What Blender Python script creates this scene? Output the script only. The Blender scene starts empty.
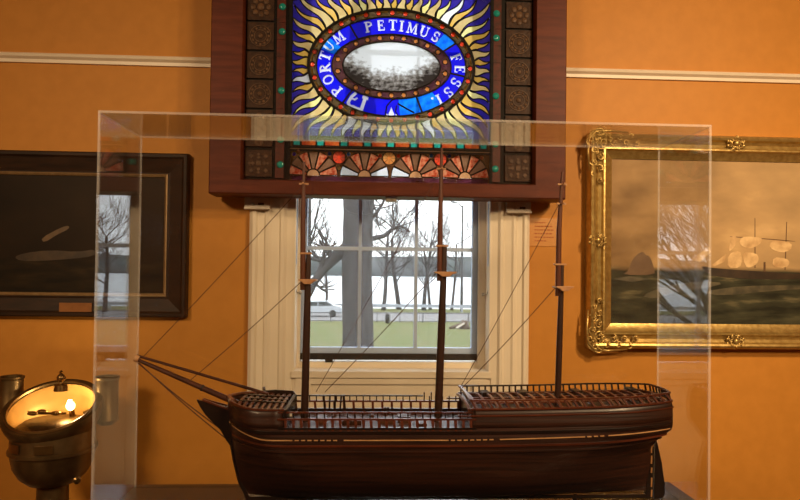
import bpy, bmesh, math, random
from mathutils import Vector, Matrix, noise
PI = math.pi
scn = bpy.context.scene
COL = scn.collection
rnd = random.Random(7)

# ------------------------------------------------------------------ camera
F = 640.0
YAW, PITCH, ROLL = math.atan(32 / 640), math.radians(0.9), 0.0115
PPY = 273 - F * math.tan(PITCH)
EYE = Vector((0, 0, 1.55))
fwd = Vector((math.sin(YAW) * math.cos(PITCH), math.cos(YAW) * math.cos(PITCH), math.sin(PITCH)))
r0 = Vector((math.cos(YAW), -math.sin(YAW), 0))
u0 = r0.cross(fwd)
rgt = r0 * math.cos(ROLL) + u0 * math.sin(ROLL)
upv = u0 * math.cos(ROLL) - r0 * math.sin(ROLL)
cam = bpy.data.cameras.new('camera')
cam.lens, cam.sensor_width = F / 800 * 36, 36
cam.shift_y = (PPY - 250) / 800
cam.clip_start, cam.clip_end = 0.05, 4000
co = bpy.data.objects.new('camera', cam)
COL.objects.link(co)
M = Matrix((rgt, upv, -fwd)).transposed().to_4x4()
M.translation = EYE
co.matrix_world = M
scn.camera = co

def at(px, py, Y):
    """the point on the vertical plane at distance Y that the photograph shows at px, py"""
    d = fwd + rgt * ((px - 400) / F) + upv * ((PPY - py) / F)
    return EYE + d * (Y / d.y)

def S(r, g, b):
    return tuple(((c / 255) / 12.92 if c < 10.3 else ((c / 255 + 0.055) / 1.055) ** 2.4) for c in (r, g, b))

# ------------------------------------------------------------------ materials
def newmat(name):
    m = bpy.data.materials.new(name)
    m.use_nodes = True
    nt = m.node_tree
    nt.nodes.clear()
    out = nt.nodes.new('ShaderNodeOutputMaterial')
    return m, nt, out

def N(nt, t, **kw):
    n = nt.nodes.new(t)
    for k, v in kw.items():
        setattr(n, k, v)
    return n

def pmat(name, c1, c2=None, scale=6.0, stretch=(1, 1, 1), rough=0.5, metal=0.0, bump=0.0, detail=4, ramp=(0.35, 0.65), spec=0.5, coat=0.0):
    m, nt, out = newmat(name)
    b = N(nt, 'ShaderNodeBsdfPrincipled')
    b.inputs['Base Color'].default_value = (*c1, 1)
    b.inputs['Roughness'].default_value = rough
    b.inputs['Metallic'].default_value = metal
    b.inputs['Specular IOR Level'].default_value = spec
    b.inputs['Coat Weight'].default_value = coat
    b.inputs['Coat Roughness'].default_value = 0.15
    nt.links.new(b.outputs[0], out.inputs[0])
    tc = N(nt, 'ShaderNodeTexCoord')
    mp = N(nt, 'ShaderNodeMapping')
    mp.inputs['Scale'].default_value = stretch
    nz = N(nt, 'ShaderNodeTexNoise')
    nz.inputs['Scale'].default_value = scale
    nz.inputs['Detail'].default_value = detail
    nt.links.new(tc.outputs['Object'], mp.inputs[0])
    nt.links.new(mp.outputs[0], nz.inputs['Vector'])
    if c2 is not None:
        cr = N(nt, 'ShaderNodeValToRGB')
        cr.color_ramp.elements[0].position, cr.color_ramp.elements[1].position = ramp
        cr.color_ramp.elements[0].color = (*c1, 1)
        cr.color_ramp.elements[1].color = (*c2, 1)
        nt.links.new(nz.outputs[0], cr.inputs[0])
        nt.links.new(cr.outputs[0], b.inputs['Base Color'])
    if bump:
        bp = N(nt, 'ShaderNodeBump')
        bp.inputs['Strength'].default_value = bump
        bp.inputs['Distance'].default_value = 0.01
        nt.links.new(nz.outputs[0], bp.inputs['Height'])
        nt.links.new(bp.outputs[0], b.inputs['Normal'])
    return m

def fresnel(nt, ior):
    """the same mirror strength on the way in and on the way out of a thin clear sheet"""
    g = N(nt, 'ShaderNodeNewGeometry')
    mx = N(nt, 'ShaderNodeMix')
    mx.inputs[2].default_value, mx.inputs[3].default_value = ior, 1 / ior
    nt.links.new(g.outputs['Backfacing'], mx.inputs[0])
    fr = N(nt, 'ShaderNodeFresnel')
    nt.links.new(mx.outputs[0], fr.inputs['IOR'])
    return fr

def clearmat(name, ior=1.49, tint=(1, 1, 1), rough=0.0, haze=0.0):
    m, nt, out = newmat(name)
    fr = fresnel(nt, ior)
    tr = N(nt, 'ShaderNodeBsdfTransparent')
    tr.inputs[0].default_value = (*tint, 1)
    gl = N(nt, 'ShaderNodeBsdfGlossy')
    gl.inputs['Roughness'].default_value = rough
    mix = N(nt, 'ShaderNodeMixShader')
    nt.links.new(fr.outputs[0], mix.inputs[0])
    nt.links.new(tr.outputs[0], mix.inputs[1])
    nt.links.new(gl.outputs[0], mix.inputs[2])
    last = mix
    if haze:
        df = N(nt, 'ShaderNodeBsdfTranslucent')
        df.inputs[0].default_value = (.8, .8, .8, 1)
        m2 = N(nt, 'ShaderNodeMixShader')
        m2.inputs[0].default_value = haze
        nt.links.new(mix.outputs[0], m2.inputs[1])
        nt.links.new(df.outputs[0], m2.inputs[2])
        last = m2
    nt.links.new(last.outputs[0], out.inputs[0])
    return m

def once(nt, sh, out):
    """a sheet of coloured glass tints the light once, where it leaves the sheet"""
    g = N(nt, 'ShaderNodeNewGeometry')
    t = N(nt, 'ShaderNodeBsdfTransparent')
    x = N(nt, 'ShaderNodeMixShader')
    nt.links.new(g.outputs['Backfacing'], x.inputs[0])
    nt.links.new(sh.outputs[0], x.inputs[1])
    nt.links.new(t.outputs[0], x.inputs[2])
    nt.links.new(x.outputs[0], out.inputs[0])

def stainmat(name, c1, c2=None, scale=30.0, clear=0.45):
    """coloured art glass: part scatters, part lets straight through"""
    m, nt, out = newmat(name)
    tl = N(nt, 'ShaderNodeBsdfTranslucent')
    tp = N(nt, 'ShaderNodeBsdfTransparent')
    gl = N(nt, 'ShaderNodeBsdfGlossy')
    gl.inputs['Roughness'].default_value = 0.06
    tc = N(nt, 'ShaderNodeTexCoord')
    nz = N(nt, 'ShaderNodeTexNoise')
    nz.inputs['Scale'].default_value = scale
    nz.inputs['Detail'].default_value = 3
    nt.links.new(tc.outputs['Object'], nz.inputs['Vector'])
    cr = N(nt, 'ShaderNodeValToRGB')
    cr.color_ramp.elements[0].position, cr.color_ramp.elements[1].position = 0.38, 0.62
    cr.color_ramp.elements[0].color = (*c1, 1)
    cr.color_ramp.elements[1].color = (*(c2 or c1), 1)
    nt.links.new(nz.outputs[0], cr.inputs[0])
    nt.links.new(cr.outputs[0], tl.inputs[0])
    nt.links.new(cr.outputs[0], tp.inputs[0])
    a = N(nt, 'ShaderNodeMixShader')
    a.inputs[0].default_value = clear * .5
    nt.links.new(tl.outputs[0], a.inputs[1])
    nt.links.new(tp.outputs[0], a.inputs[2])
    b = N(nt, 'ShaderNodeMixShader')
    b.inputs[0].default_value = 0.02
    nt.links.new(a.outputs[0], b.inputs[1])
    nt.links.new(gl.outputs[0], b.inputs[2])
    once(nt, b, out)
    return m

def emat(name, c, s):
    m, nt, out = newmat(name)
    e = N(nt, 'ShaderNodeEmission')
    e.inputs[0].default_value = (*c, 1)
    e.inputs[1].default_value = s
    nt.links.new(e.outputs[0], out.inputs[0])
    return m

# ------------------------------------------------------------------ mesh builder
class MB:
    def __init__(self):
        self.bm = bmesh.new()
        self.mi = 0
        self.cut = None

    def face(self, vs):
        try:
            f = self.bm.faces.new(vs)
            f.material_index = self.mi
            return f
        except ValueError:
            return None

    def box(self, x0, x1, y0, y1, z0, z1):
        c = [self.bm.verts.new((x, y, z)) for x in (x0, x1) for y in (y0, y1) for z in (z0, z1)]
        for q in ((0, 1, 3, 2), (4, 6, 7, 5), (0, 4, 5, 1), (2, 3, 7, 6), (0, 2, 6, 4), (1, 5, 7, 3)):
            self.face([c[i] for i in q])
        return self

    def bar(self, p, q, w, h, up=(0, 0, 1)):
        p, q = Vector(p), Vector(q)
        d = (q - p).normalized()
        s = d.cross(Vector(up))
        if s.length < 1e-4:
            s = d.cross(Vector((1, 0, 0)))
        s.normalize()
        u = s.cross(d)
        c = [self.bm.verts.new(e + s * (a * w / 2) + u * (b * h / 2)) for e in (p, q) for a, b in ((-1, -1), (1, -1), (1, 1), (-1, 1))]
        for i in range(4):
            j = (i + 1) % 4
            self.face((c[i], c[j], c[4 + j], c[4 + i]))
        self.face(c[3::-1])
        self.face(c[4:])
        return self

    def tube(self, pts, rad, n=8, caps=True):
        pts = [Vector(p) for p in pts]
        if not hasattr(rad, '__len__'):
            rad = [rad] * len(pts)
        rings, prev = [], None
        for i, p in enumerate(pts):
            d = (pts[min(i + 1, len(pts) - 1)] - pts[max(i - 1, 0)])
            if d.length < 1e-9:
                d = Vector((0, 0, 1))
            d.normalize()
            if prev is None:
                a = d.cross(Vector((0, 0, 1)))
                if a.length < 0.1:
                    a = d.cross(Vector((1, 0, 0)))
            else:
                a = prev - d * prev.dot(d)
                if a.length < 1e-5:
                    a = d.cross(Vector((1, 0, 0)))
            a.normalize()
            prev = a
            b = d.cross(a)
            rings.append([self.bm.verts.new(p + (a * math.cos(2 * PI * k / n) + b * math.sin(2 * PI * k / n)) * rad[i]) for k in range(n)])
        for r, s in zip(rings, rings[1:]):
            for k in range(n):
                self.face((r[k], r[(k + 1) % n], s[(k + 1) % n], s[k]))
        if caps:
            self.face(rings[0][::-1])
            self.face(rings[-1])
        return self

    def sweep(self, pts, w, h, closed=False):
        """rectangular bar along a path: w across (level), h upright"""
        pts = [Vector(p) for p in pts]
        n = len(pts)
        rings = []
        for i, p in enumerate(pts):
            a = pts[(i - 1) % n] if closed or i > 0 else p
            b = pts[(i + 1) % n] if closed or i < n - 1 else p
            d = (b - a)
            s = Vector((d.y, -d.x, 0))
            if s.length < 1e-7:
                s = Vector((0, 1, 0))
            s.normalize()
            rings.append([self.bm.verts.new(p + s * (x * w / 2) + Vector((0, 0, z * h / 2))) for x, z in ((-1, -1), (1, -1), (1, 1), (-1, 1))])
        m = n if closed else n - 1
        for i in range(m):
            r, q = rings[i], rings[(i + 1) % n]
            for k in range(4):
                self.face((r[k], r[(k + 1) % 4], q[(k + 1) % 4], q[k]))
        if not closed:
            self.face(rings[0][::-1])
            self.face(rings[-1])
        return self

    def lathe(self, prof, c=(0, 0, 0), axis=(0, 0, 1), n=32, caps=True):
        c, ax = Vector(c), Vector(axis).normalized()
        a = ax.cross(Vector((0, 1, 0)))
        if a.length < 0.1:
            a = ax.cross(Vector((1, 0, 0)))
        a.normalize()
        b = ax.cross(a)
        rings = [[self.bm.verts.new(c + ax * z + (a * math.cos(2 * PI * k / n) + b * math.sin(2 * PI * k / n)) * max(r, 1e-5)) for k in range(n)] for r, z in prof]
        for r, s in zip(rings, rings[1:]):
            for k in range(n):
                self.face((r[k], r[(k + 1) % n], s[(k + 1) % n], s[k]))
        if caps:
            self.face(rings[0][::-1])
            self.face(rings[-1])
        return self

    def prism(self, poly, y0, y1):
        """outline in x,z given thickness from y0 to y1"""
        a = [self.bm.verts.new((x, y0, z)) for x, z in poly]
        b = [self.bm.verts.new((x, y1, z)) for x, z in poly]
        n = len(poly)
        self.face(a)
        self.face(b[::-1])
        for i in range(n):
            self.face((a[i], b[i], b[(i + 1) % n], a[(i + 1) % n]))
        return self

    def ring(self, outer, inner, y0, y1):
        """flat ring between two closed outlines in x,z with equal point counts"""
        L = [[self.bm.verts.new((x, y, z)) for x, z in o] for o in (outer, inner) for y in (y0, y1)]
        n = len(outer)
        for i in range(n):
            j = (i + 1) % n
            self.face((L[0][i], L[0][j], L[2][j], L[2][i]))
            self.face((L[1][i], L[3][i], L[3][j], L[1][j]))
            self.face((L[0][i], L[1][i], L[1][j], L[0][j]))
            self.face((L[2][i], L[2][j], L[3][j], L[3][i]))
        return self

    def ball(self, c, r, sc=(1, 1, 1), u=12, v=8):
        mtx = Matrix.Translation(Vector(c)) @ Matrix.Diagonal((*[r * k for k in sc], 1))
        fs = bmesh.ops.create_uvsphere(self.bm, u_segments=u, v_segments=v, radius=1, matrix=mtx)
        for vv in fs['verts']:
            for f in vv.link_faces:
                f.material_index = self.mi
        return self

    def frame(self, x0, x1, z0, z1, prof, closed_prof=False):
        """mitred picture frame: prof is a list of (inset, y) from the outer edge inwards"""
        rings = []
        for ins, y in prof:
            rings.append([self.bm.verts.new(p) for p in ((x0 + ins, y, z0 + ins), (x1 - ins, y, z0 + ins), (x1 - ins, y, z1 - ins), (x0 + ins, y, z1 - ins))])
        if closed_prof:
            rings.append(rings[0])
        for r, s in zip(rings, rings[1:]):
            for k in range(4):
                self.face((r[k], r[(k + 1) % 4], s[(k + 1) % 4], s[k]))
        return self

    def build(self, name, mats, parent=None, smooth=False, bevel=0.0, origin=None, auto=None):
        bm = self.bm
        bmesh.ops.recalc_face_normals(bm, faces=bm.faces)
        o_ = Vector(origin) if origin is not None else None
        if o_ is None and len(bm.verts):
            lo = Vector([min(v.co[i] for v in bm.verts) for i in range(3)])
            hi = Vector([max(v.co[i] for v in bm.verts) for i in range(3)])
            o_ = Vector(((lo.x + hi.x) / 2, (lo.y + hi.y) / 2, lo.z))
        if o_ is None:
            o_ = Vector()
        bmesh.ops.translate(bm, verts=bm.verts, vec=-o_)
        if smooth:
            for f in bm.faces:
                f.smooth = True
        me = bpy.data.meshes.new(name)
        bm.to_mesh(me)
        bm.free()
        if smooth and auto is not None:
            me.set_sharp_from_angle(angle=math.radians(auto))
        for m in (mats if isinstance(mats, (list, tuple)) else [mats]):
            me.materials.append(m)
        o = bpy.data.objects.new(name, me)
        COL.objects.link(o)
        if parent is not None:
            o.parent = parent
            o.location = o_ - world_loc(parent)
        else:
            o.location = o_
        WL[o.name] = o_.copy()
        if bevel:
            b = o.modifiers.new('bevel', 'BEVEL')
            b.width, b.segments, b.limit_method = bevel, 2, 'ANGLE'
        return o

WL = {}
def world_loc(o):
    return WL[o.name]

def tag(o, label=None, cat=None, group=None, kind=None):
    for k, v in (('label', label), ('category', cat), ('group', group), ('kind', kind)):
        if v:
            o[k] = v
    return o

def thing(name, loc, label, cat, group=None, kind=None):
    o = bpy.data.objects.new(name, None)
    o.empty_display_size = 0.05
    COL.objects.link(o)
    o.location = loc
    WL[o.name] = Vector(loc)
    return tag(o, label, cat, group, kind)

# ------------------------------------------------------------------ palette
m_wall = pmat('orange_wall_paint', (.57, .24, .034), (.53, .22, .029), scale=14, rough=.55, bump=.04, spec=.3)
m_white = pmat('cream_trim_paint', (.86, .76, .60), (.82, .72, .56), scale=9, rough=.4, bump=.02)
m_sash = pmat('daylight_tinted_sash', (.46, .59, .84), (.43, .56, .80), scale=12, rough=.45)  # white sash, with cool daylight glare put into its colour as blue
m_cherry = pmat('cherry_frame_wood', S(100, 45, 25), S(80, 33, 18), scale=5, stretch=(1, 1, 8), rough=.5, bump=.03, spec=.2)
m_cherryh = pmat('cherry_frame_wood_level', S(100, 45, 25), S(80, 33, 18), scale=5, stretch=(1, 1, 8), rough=.5, bump=.03, spec=.2)
m_lead = pmat('dark_lead', (.008, .006, .005), (.014, .011, .008), scale=40, rough=.6, spec=.12)
m_black = pmat('black_paint', (.012, .011, .011), (.02, .017, .015), scale=20, rough=.45)
m_gold = pmat('gilt', (.58, .41, .14), (.42, .27, .08), scale=40, rough=.36, metal=.7, bump=.15)
m_golddim = pmat('dull_gilt_line', (.34, .22, .10), (.26, .16, .07), scale=40, rough=.45, metal=.4)
m_brass = pmat('old_brass', (.30, .18, .065), (.17, .095, .035), scale=9, rough=.32, metal=.9, bump=.05)
m_brassdk = pmat('tarnished_brass', (.20, .125, .05), (.11, .066, .028), scale=11, rough=.42, metal=.8, bump=.06)
m_steel = pmat('dull_steel', (.5, .46, .40), (.4, .36, .30), scale=30, rough=.4, metal=.7)
m_acr = clearmat('clear_acrylic', 1.49, (.985, .985, .98))
m_glass = clearmat('window_glass', 1.5, (.98, .985, .99), haze=.03)
m_acredge = None

def cut_out(o, cutters):
    """take the outlines of let-in pieces out of a sheet so that light meets one glass only"""
    c = cutters.bm
    bmesh.ops.recalc_face_normals(c, faces=c.faces)
    me = bpy.data.meshes.new('cut')
    c.to_mesh(me); c.free()
    k = bpy.data.objects.new('cut', me)
    COL.objects.link(k)
    m = o.modifiers.new('cut', 'BOOLEAN')
    m.operation, m.solver, m.object, m.use_self = 'DIFFERENCE', 'EXACT', k, True
    bpy.context.view_layer.update()
    dg = bpy.context.evaluated_depsgraph_get()
    new = bpy.data.meshes.new_from_object(o.evaluated_get(dg))
    o.modifiers.clear()
    o.data = new
    bpy.data.objects.remove(k)
    bpy.data.meshes.remove(me)
# ------------------------------------------------------------------ the room
YW = 3.30                                  # face of the wall with the window
YS = 3.45                                  # window sash
XL, XR, YB, ZC = -3.3, 3.9, -3.6, 3.55
wx0, wx1 = at(293, 300, YW).x, at(491, 300, YW).x      # window opening
wz0, wz1 = at(390, 372, YW).z, 3.15

def struct(o, kind='structure'):
    o['kind'] = kind
    return o

w = MB()
w.box(XL - .2, wx0, YW, YW + .3, 0, ZC).box(wx1, XR + .2, YW, YW + .3, 0, ZC)
w.box(wx0, wx1, YW, YW + .3, 0, wz0).box(wx0, wx1, YW, YW + .3, wz1, ZC)
struct(w.build('wall_back', m_wall))
struct(MB().box(XL - .2, XL, YB, YW, 0, ZC).build('wall_left', m_wall))
struct(MB().box(XR, XR + .2, YB, YW, 0, ZC).build('wall_right', m_wall))
struct(MB().box(XL - .2, XR + .2, YB - .2, YB, 0, ZC).build('wall_front', m_wall))
m_floor = pmat('oak_floor', S(96, 60, 34), S(70, 42, 24), scale=4, stretch=(1, 9, 1), rough=.35)
m_ceil = pmat('ceiling_paint', (.62, .56, .46), (.58, .52, .43), scale=8, rough=.8)
struct(MB().box(XL - .2, XR + .2, YB - .2, YW + .3, -.2, 0).build('floor', m_floor))
struct(MB().box(XL - .2, XR + .2, YB - .2, YW + .3, ZC, ZC + .2).build('ceiling', m_ceil))

# picture rail, one run each side of the window
def rail(name, x0, x1, z):
    r = MB()
    prof = [(YW, z - .022), (YW - .012, z - .022), (YW - .014, z - .006), (YW - .030, z + .004), (YW - .034, z + .014), (YW - .026, z + .022), (YW, z + .022)]
    a = [r.bm.verts.new((x0, y, zz)) for y, zz in prof]
    b = [r.bm.verts.new((x1, y, zz)) for y, zz in prof]
    for i in range(len(prof)):
        j = (i + 1) % len(prof)
        r.face((a[i], a[j], b[j], b[i]))
    r.face(a); r.face(b[::-1])
    return struct(r.build(name, m_white))
cx0, cx1 = at(249.5, 300, YW).x, at(527.5, 300, YW).x   # outer edges of the casing
zr = (at(100, 61, YW).z + at(700, 76.5, YW).z) / 2
rail('trim_1', XL, cx0, zr)
rail('trim_2', cx1, XR, zr)
struct(MB().box(XL, cx0, YW - .02, YW, 0, .18).build('baseboard_left', m_white))
struct(MB().box(cx1, XR, YW - .02, YW, 0, .18).build('baseboard_right', m_white))

# ------------------------------------------------------------------ the window
win = thing('window_1', ((wx0 + wx1) / 2, YW, wz0), 'tall white sash window in deep moulded casing behind the ship case', 'window', kind='structure')
def casing(x0, x1, flip):
    prof = [(0, 0), (0, .030), (.018, .044), (.034, .044), (.044, .030), (.075, .026), (.082, .036), (.098, .040), (.110, .032), (.150, .026), (.160, .036), (.176, .036), (.190, .022), (.222, .018), (.222, 0)]
    k = (x1 - x0) / .222
    m = MB()
    pts = [((x0 + u * k) if not flip else (x1 - u * k), YW - d) for u, d in prof]
    a = [m.bm.verts.new((x, y, 0)) for x, y in pts]
    b = [m.bm.verts.new((x, y, 3.3)) for x, y in pts]
    n = len(pts)
    for i in range(n):
        j = (i + 1) % n
        m.face((a[i], a[j], b[j], b[i]))
    m.face(a); m.face(b[::-1])
    return m.build('casing', m_white, win)
casing(cx0, wx0, False)
casing(wx1, cx1, True)
MB().box(wx0, wx1, YW - .03, YW, wz1, 3.3).build('head_casing', m_white, win)
# reveal linings with stops
sx0, sx1 = at(301.5, 300, YS).x, at(476.5, 300, YS).x
for a, b, s in ((wx0, sx0, 1), (wx1, sx1, -1)):
    m = MB()
    lo, hi = sorted((a, b))
    m.box(*sorted((a, a + s * .012)), YW - .02, YS + .1, wz0, wz1)
    m.box(*sorted((a + s * .012, b)), YS - .055, YS - .035, wz0, wz1)
    m.box(*sorted((a + s * .012, b + s * .002)), YS + .02, YS + .1, wz0, wz1)
    m.box(*sorted((a + s * .012, a + s * .02)), YS - .035, YS + .02, wz0, wz1)
    m.build('jamb', m_white, win)
    st = MB()
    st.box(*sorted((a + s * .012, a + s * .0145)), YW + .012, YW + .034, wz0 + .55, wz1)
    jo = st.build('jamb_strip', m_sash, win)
    sl = MB()
    for py in (203, 207, 211, 292):
        z = at(390, py, YW).z
        sl.box(*sorted((a + s * .0143, a + s * .0152)), YW + .018, YW + .028, z - .006, z + .006)
    sl.build('slot', m_black, jo)
    kz = at(390, 294, YW).z
    MB().lathe([(.004, 0), (.004, .012), (.009, .014), (.010, .020), (.006, .026)], (a + s * .012, YW + .06, kz), (s, 0, 0), 12).build('knob', m_steel, win, smooth=True)
# sill, ledge and the panel below
zs = at(390, 361, YS).z
MB().box(wx0, wx1, YW - .03, YS + .12, wz0 - .026, wz0 + .006).build('sill', m_white, win)
MB().box(sx0 - .02, sx1 + .02, YS - .04, YS + .1, wz0, zs).build('ledge', m_white, win)
ap = MB()
ap.box(wx0, wx1, YW - .008, YW, .2, wz0 - .03)
ap.box(wx0 + .02, wx0 + .10, YW - .02, YW - .008, .2, wz0 - .06).box(wx1 - .10, wx1 - .02, YW - .02, YW - .008, .2, wz0 - .06)
ap.box(wx0 + .02, wx1 - .02, YW - .02, YW - .008, wz0 - .06, wz0 - .03)
ap.build('apron_panel', m_white, win)
# lower sash and upper sash
def sash(name, y, z0, z1, rows, botw, topw):
    fr = MB()
    a, b = sx0, sx1
    st = .028
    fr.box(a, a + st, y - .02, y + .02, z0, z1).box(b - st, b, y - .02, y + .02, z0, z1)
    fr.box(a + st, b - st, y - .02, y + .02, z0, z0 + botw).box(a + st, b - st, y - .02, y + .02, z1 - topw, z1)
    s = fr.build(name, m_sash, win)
    ia, ib, ja, jb = a + st, b - st, z0 + botw, z1 - topw
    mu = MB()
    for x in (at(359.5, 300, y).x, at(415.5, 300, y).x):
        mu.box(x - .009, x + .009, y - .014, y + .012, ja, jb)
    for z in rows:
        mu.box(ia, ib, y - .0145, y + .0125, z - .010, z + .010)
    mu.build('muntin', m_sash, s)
    MB().box(ia, ib, y - .003, y + .001, ja, jb).build('pane', m_glass, s)
    return s
zb = at(390, 358.5, YS).z
zm = at(390, 149, YS).z
s_low = sash('lower_sash', YS, zb, zm, [at(390, 249, YS).z], .06, .035)
s_up = sash('upper_sash', YS + .05, zm - .03, wz1, [at(390, 50, YS).z], .035, .05)
bz0, bz1 = at(390, 360, YS - .03).z, at(390, 353.5, YS - .03).z
MB().box(sx0 - .004, sx1 + .004, YS - .034, YS - .021, bz0, bz1).build('bottom_bar', m_black, win, bevel=.003)
x = at(329, 360, YS - .04).x
lt = MB().box(x - .02, x + .02, YS - .046, YS - .034, bz0 - .012, bz0 + .006).box(x - .008, x + .008, YS - .05, YS - .046, bz0 - .008, bz0 + .002)
lt.build('bar_latch', m_black, win)
# ------------------------------------------------------------------ outside
GZ = -2.55
m_grass = pmat('thin_winter_grass', (.105, .135, .024), (.155, .145, .048), scale=.8, rough=.9, detail=8)
m_road = pmat('pale_road', (.23, .22, .22), (.28, .27, .27), scale=2, rough=.9)
m_lake = pmat('pale_lake', (.60, .63, .66), (.55, .59, .63), scale=.05, rough=.35)
m_hill = pmat('distant_wood', (.09, .115, .11), (.15, .15, .155), scale=.03, rough=1, detail=8)
m_bark = pmat('grey_bark', (.085, .075, .076), (.05, .045, .048), scale=7, stretch=(1, 1, .25), rough=.95, bump=.5)
m_rail = pmat('galvanised_rail', (.40, .43, .46), (.33, .36, .39), scale=4, rough=.45, metal=.3)
m_fence = pmat('dark_fence', (.05, .05, .055), (.07, .07, .075), scale=5, rough=.6)
struct(MB().box(-90, 90, YW + .31, 54, GZ - .3, GZ).build('lawn', m_grass))
struct(MB().box(-150, 150, 54, 67, GZ - .3, GZ - .02).build('road', m_road))
struct(MB().box(-1600, 1600, 73.2, 1000, GZ - 1.2, GZ - .8).build('lake', m_lake))
struct(MB().box(-150, 150, 67, 73.4, GZ - 1.0, GZ + .02).build('road_verge', m_grass))
h = MB()
top = []
for i in range(241):
    x = -1200 + 10 * i
    top.append((x, 25 + 7 * noise.noise((x * .0045, 3.1, 0)) + 2.5 * noise.noise((x * .027, 7, 0)) + 1.5 * noise.noise((x * .12, 7, 0))))
vs = []
for x, z in top:
    vs.append([h.bm.verts.new((x, 900, -4)), h.bm.verts.new((x, 915, z)), h.bm.verts.new((x, 960, z * 1.05)), h.bm.verts.new((x, 990, -4))])
for a, b in zip(vs, vs[1:]):
    for k in range(4):
        h.face((a[k], a[(k + 1) % 4], b[(k + 1) % 4], b[k]))
h.face(vs[0]); h.face(vs[-1])
struct(h.build('hill', m_hill, smooth=True))

def grow(m, p, d, r, L, depth, rr, spread=.55, up=.12, sides=5):
    n = 5
    pts, rad = [p.copy()], [r]
    q, e = p.copy(), d.copy()
    for i in range(n):
        e = (e + Vector((rr.uniform(-1, 1), rr.uniform(-1, 1), rr.uniform(-.5, .8))) * .16 + Vector((0, 0, up * .3))).normalized()
        q = q + e * (L / n)
        pts.append(q.copy())
        rad.append(r * (1 - .55 * (i + 1) / n))
    m.tube(pts, rad, sides if depth > 1 else 4, caps=False)
    if depth <= 0:
        return
    for k in range(rr.choice((3, 4, 4)) if depth > 1 else 3):
        i = rr.randint(2, n)
        dd = (e + Vector((rr.uniform(-1, 1), rr.uniform(-1, 1), rr.uniform(-.3, .8))) * spread * 1.5).normalized()
        grow(m, pts[i], dd, max(rad[i] * .62, .011), L * rr.uniform(.55, .8), depth - 1, rr, spread, up, sides)

def bare_tree(x, y, hgt, r, seed, label, lean=0.0, group=None, depth=4, gz=GZ):
    rr = random.Random(seed)
    t = thing('bare_tree', (x, y, gz), label, 'tree', group)
    m = MB()
    pts, rad = [], []
    p = Vector((x, y, gz - .1))
    for i in range(9):
        u = i / 8
        pts.append(Vector((x + lean * u * hgt + .12 * math.sin(u * 5 + seed) * r * 4, y, gz - .1 + u * hgt * .62)))
        rad.append(r * (1.25 - .5 * u if i else 1.6))
    m.tube(pts, rad, 10, caps=True)
    m.build('trunk', m_bark, t, smooth=True)
    b = MB()
    for i in range(3, 9):
        for k in range(2 if i < 8 else 4):
            a = rr.uniform(0, 2 * PI)
            d = Vector((math.cos(a), math.sin(a), rr.uniform(.35, 1.2))).normalized()
            grow(b, pts[i], d, rad[i] * rr.uniform(.3, .5), hgt * rr.uniform(.14, .24), depth - 1, rr)
    b.build('branches', m_bark, t, smooth=True)
    return t

# the great trunk close to the window
YT = 20.0
bx = at(357, 340, YT)
t = thing('bare_tree', (bx.x, YT, GZ), 'huge bare tree trunk seen through the middle panes of the window', 'tree')
k = YT / F
m = MB()
prof = [(-.3, 20), (.2, 17.6), (.8, 16.4), (2.2, 15.6), (4, 15.2), (6, 15.0), (8, YT), (10.5, 12), (13, 9), (15, 6)]
m.tube([Vector((bx.x + .04 * math.sin(z), YT, GZ + z)) for z, r in prof], [r * k for z, r in prof], 18)
m.build('trunk', m_bark, t, smooth=True)
b = MB()
rr = random.Random(5)
def limb(pxs, r0, r1, Y=20.0, sub=6, seed=1):
    pts = [at(px, py, Y) for px, py in pxs]
    fine = []
    for i in range(len(pts) - 1):
        for q in range(4):
            fine.append(pts[i].lerp(pts[i + 1], q / 4))
    fine.append(pts[-1])
    rad = [(r0 + (r1 - r0) * i / (len(fine) - 1)) * k for i in range(len(fine))]
    b.tube(fine, rad, 8)
    r2 = random.Random(seed)
    for q in range(sub):
        i = r2.randint(len(fine) // 3, len(fine) - 1)
        d = Vector((r2.uniform(-1, 1), r2.uniform(-.5, .5), r2.uniform(-.4, 1))).normalized()
        grow(b, fine[i], d, rad[i] * .5, r2.uniform(.5, 1.0), 2, r2)
limb([(350, 246), (336, 256), (324, 268), (314, 283), (309, 296)], 7, 2.5, seed=2)
limb([(366, 240), (384, 236), (394, 228), (402, 226), (410, 232)], 2.6, 1.0, seed=4, sub=8)
limb([(368, 222), (376, 214), (383, 203), (387, 190)], 2.2, .9, seed=9, sub=8)
b.build('branches', m_bark, t, smooth=True)

spots = [  # px at the base, distance, height, radius, lean, seed
    (301, 34.0, 15, .20, .02, 11, 'bare tree half hidden by the left edge of the window'),
    (327, 70.5, 11, .13, -.03, 12, 'thin bare tree on the shore just left of the huge trunk'),
    (383, 70.0, 13, .19, .04, 13, 'bare tree on the shore just right of the huge trunk'),
    (398, 71.5, 13, .22, -.06, 14, 'leaning bare tree on the shore left of the second glazing bar'),
    (424, 70.5, 12, .19, .05, 16, 'bare tree on the shore just left of the main mast'),
    (431, 72.0, 11, .14, -.08, 17, 'slender bare tree leaning left behind the main mast'),
    (452, 71.0, 12, .12, .04, 18, 'slender bare tree right of the main mast'),
]
for px, d, hg, r, ln, sd, lb in spots:
    p = at(px, 310, d)
    bare_tree(p.x, d, hg, r, sd, lb, ln, depth=4)
p = at(461.5, 310, 69)
pl = thing('lamp_post', (p.x, 69, GZ), 'tall thin grey pole on the far side of the road, right in the window', 'pole')
MB().tube([(p.x, 69, GZ - .05), (p.x, 69, GZ + 4), (p.x, 69, GZ + 11.5)], [.16, .13, .08], 10).build('pole', m_fence, pl, smooth=True)
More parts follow.
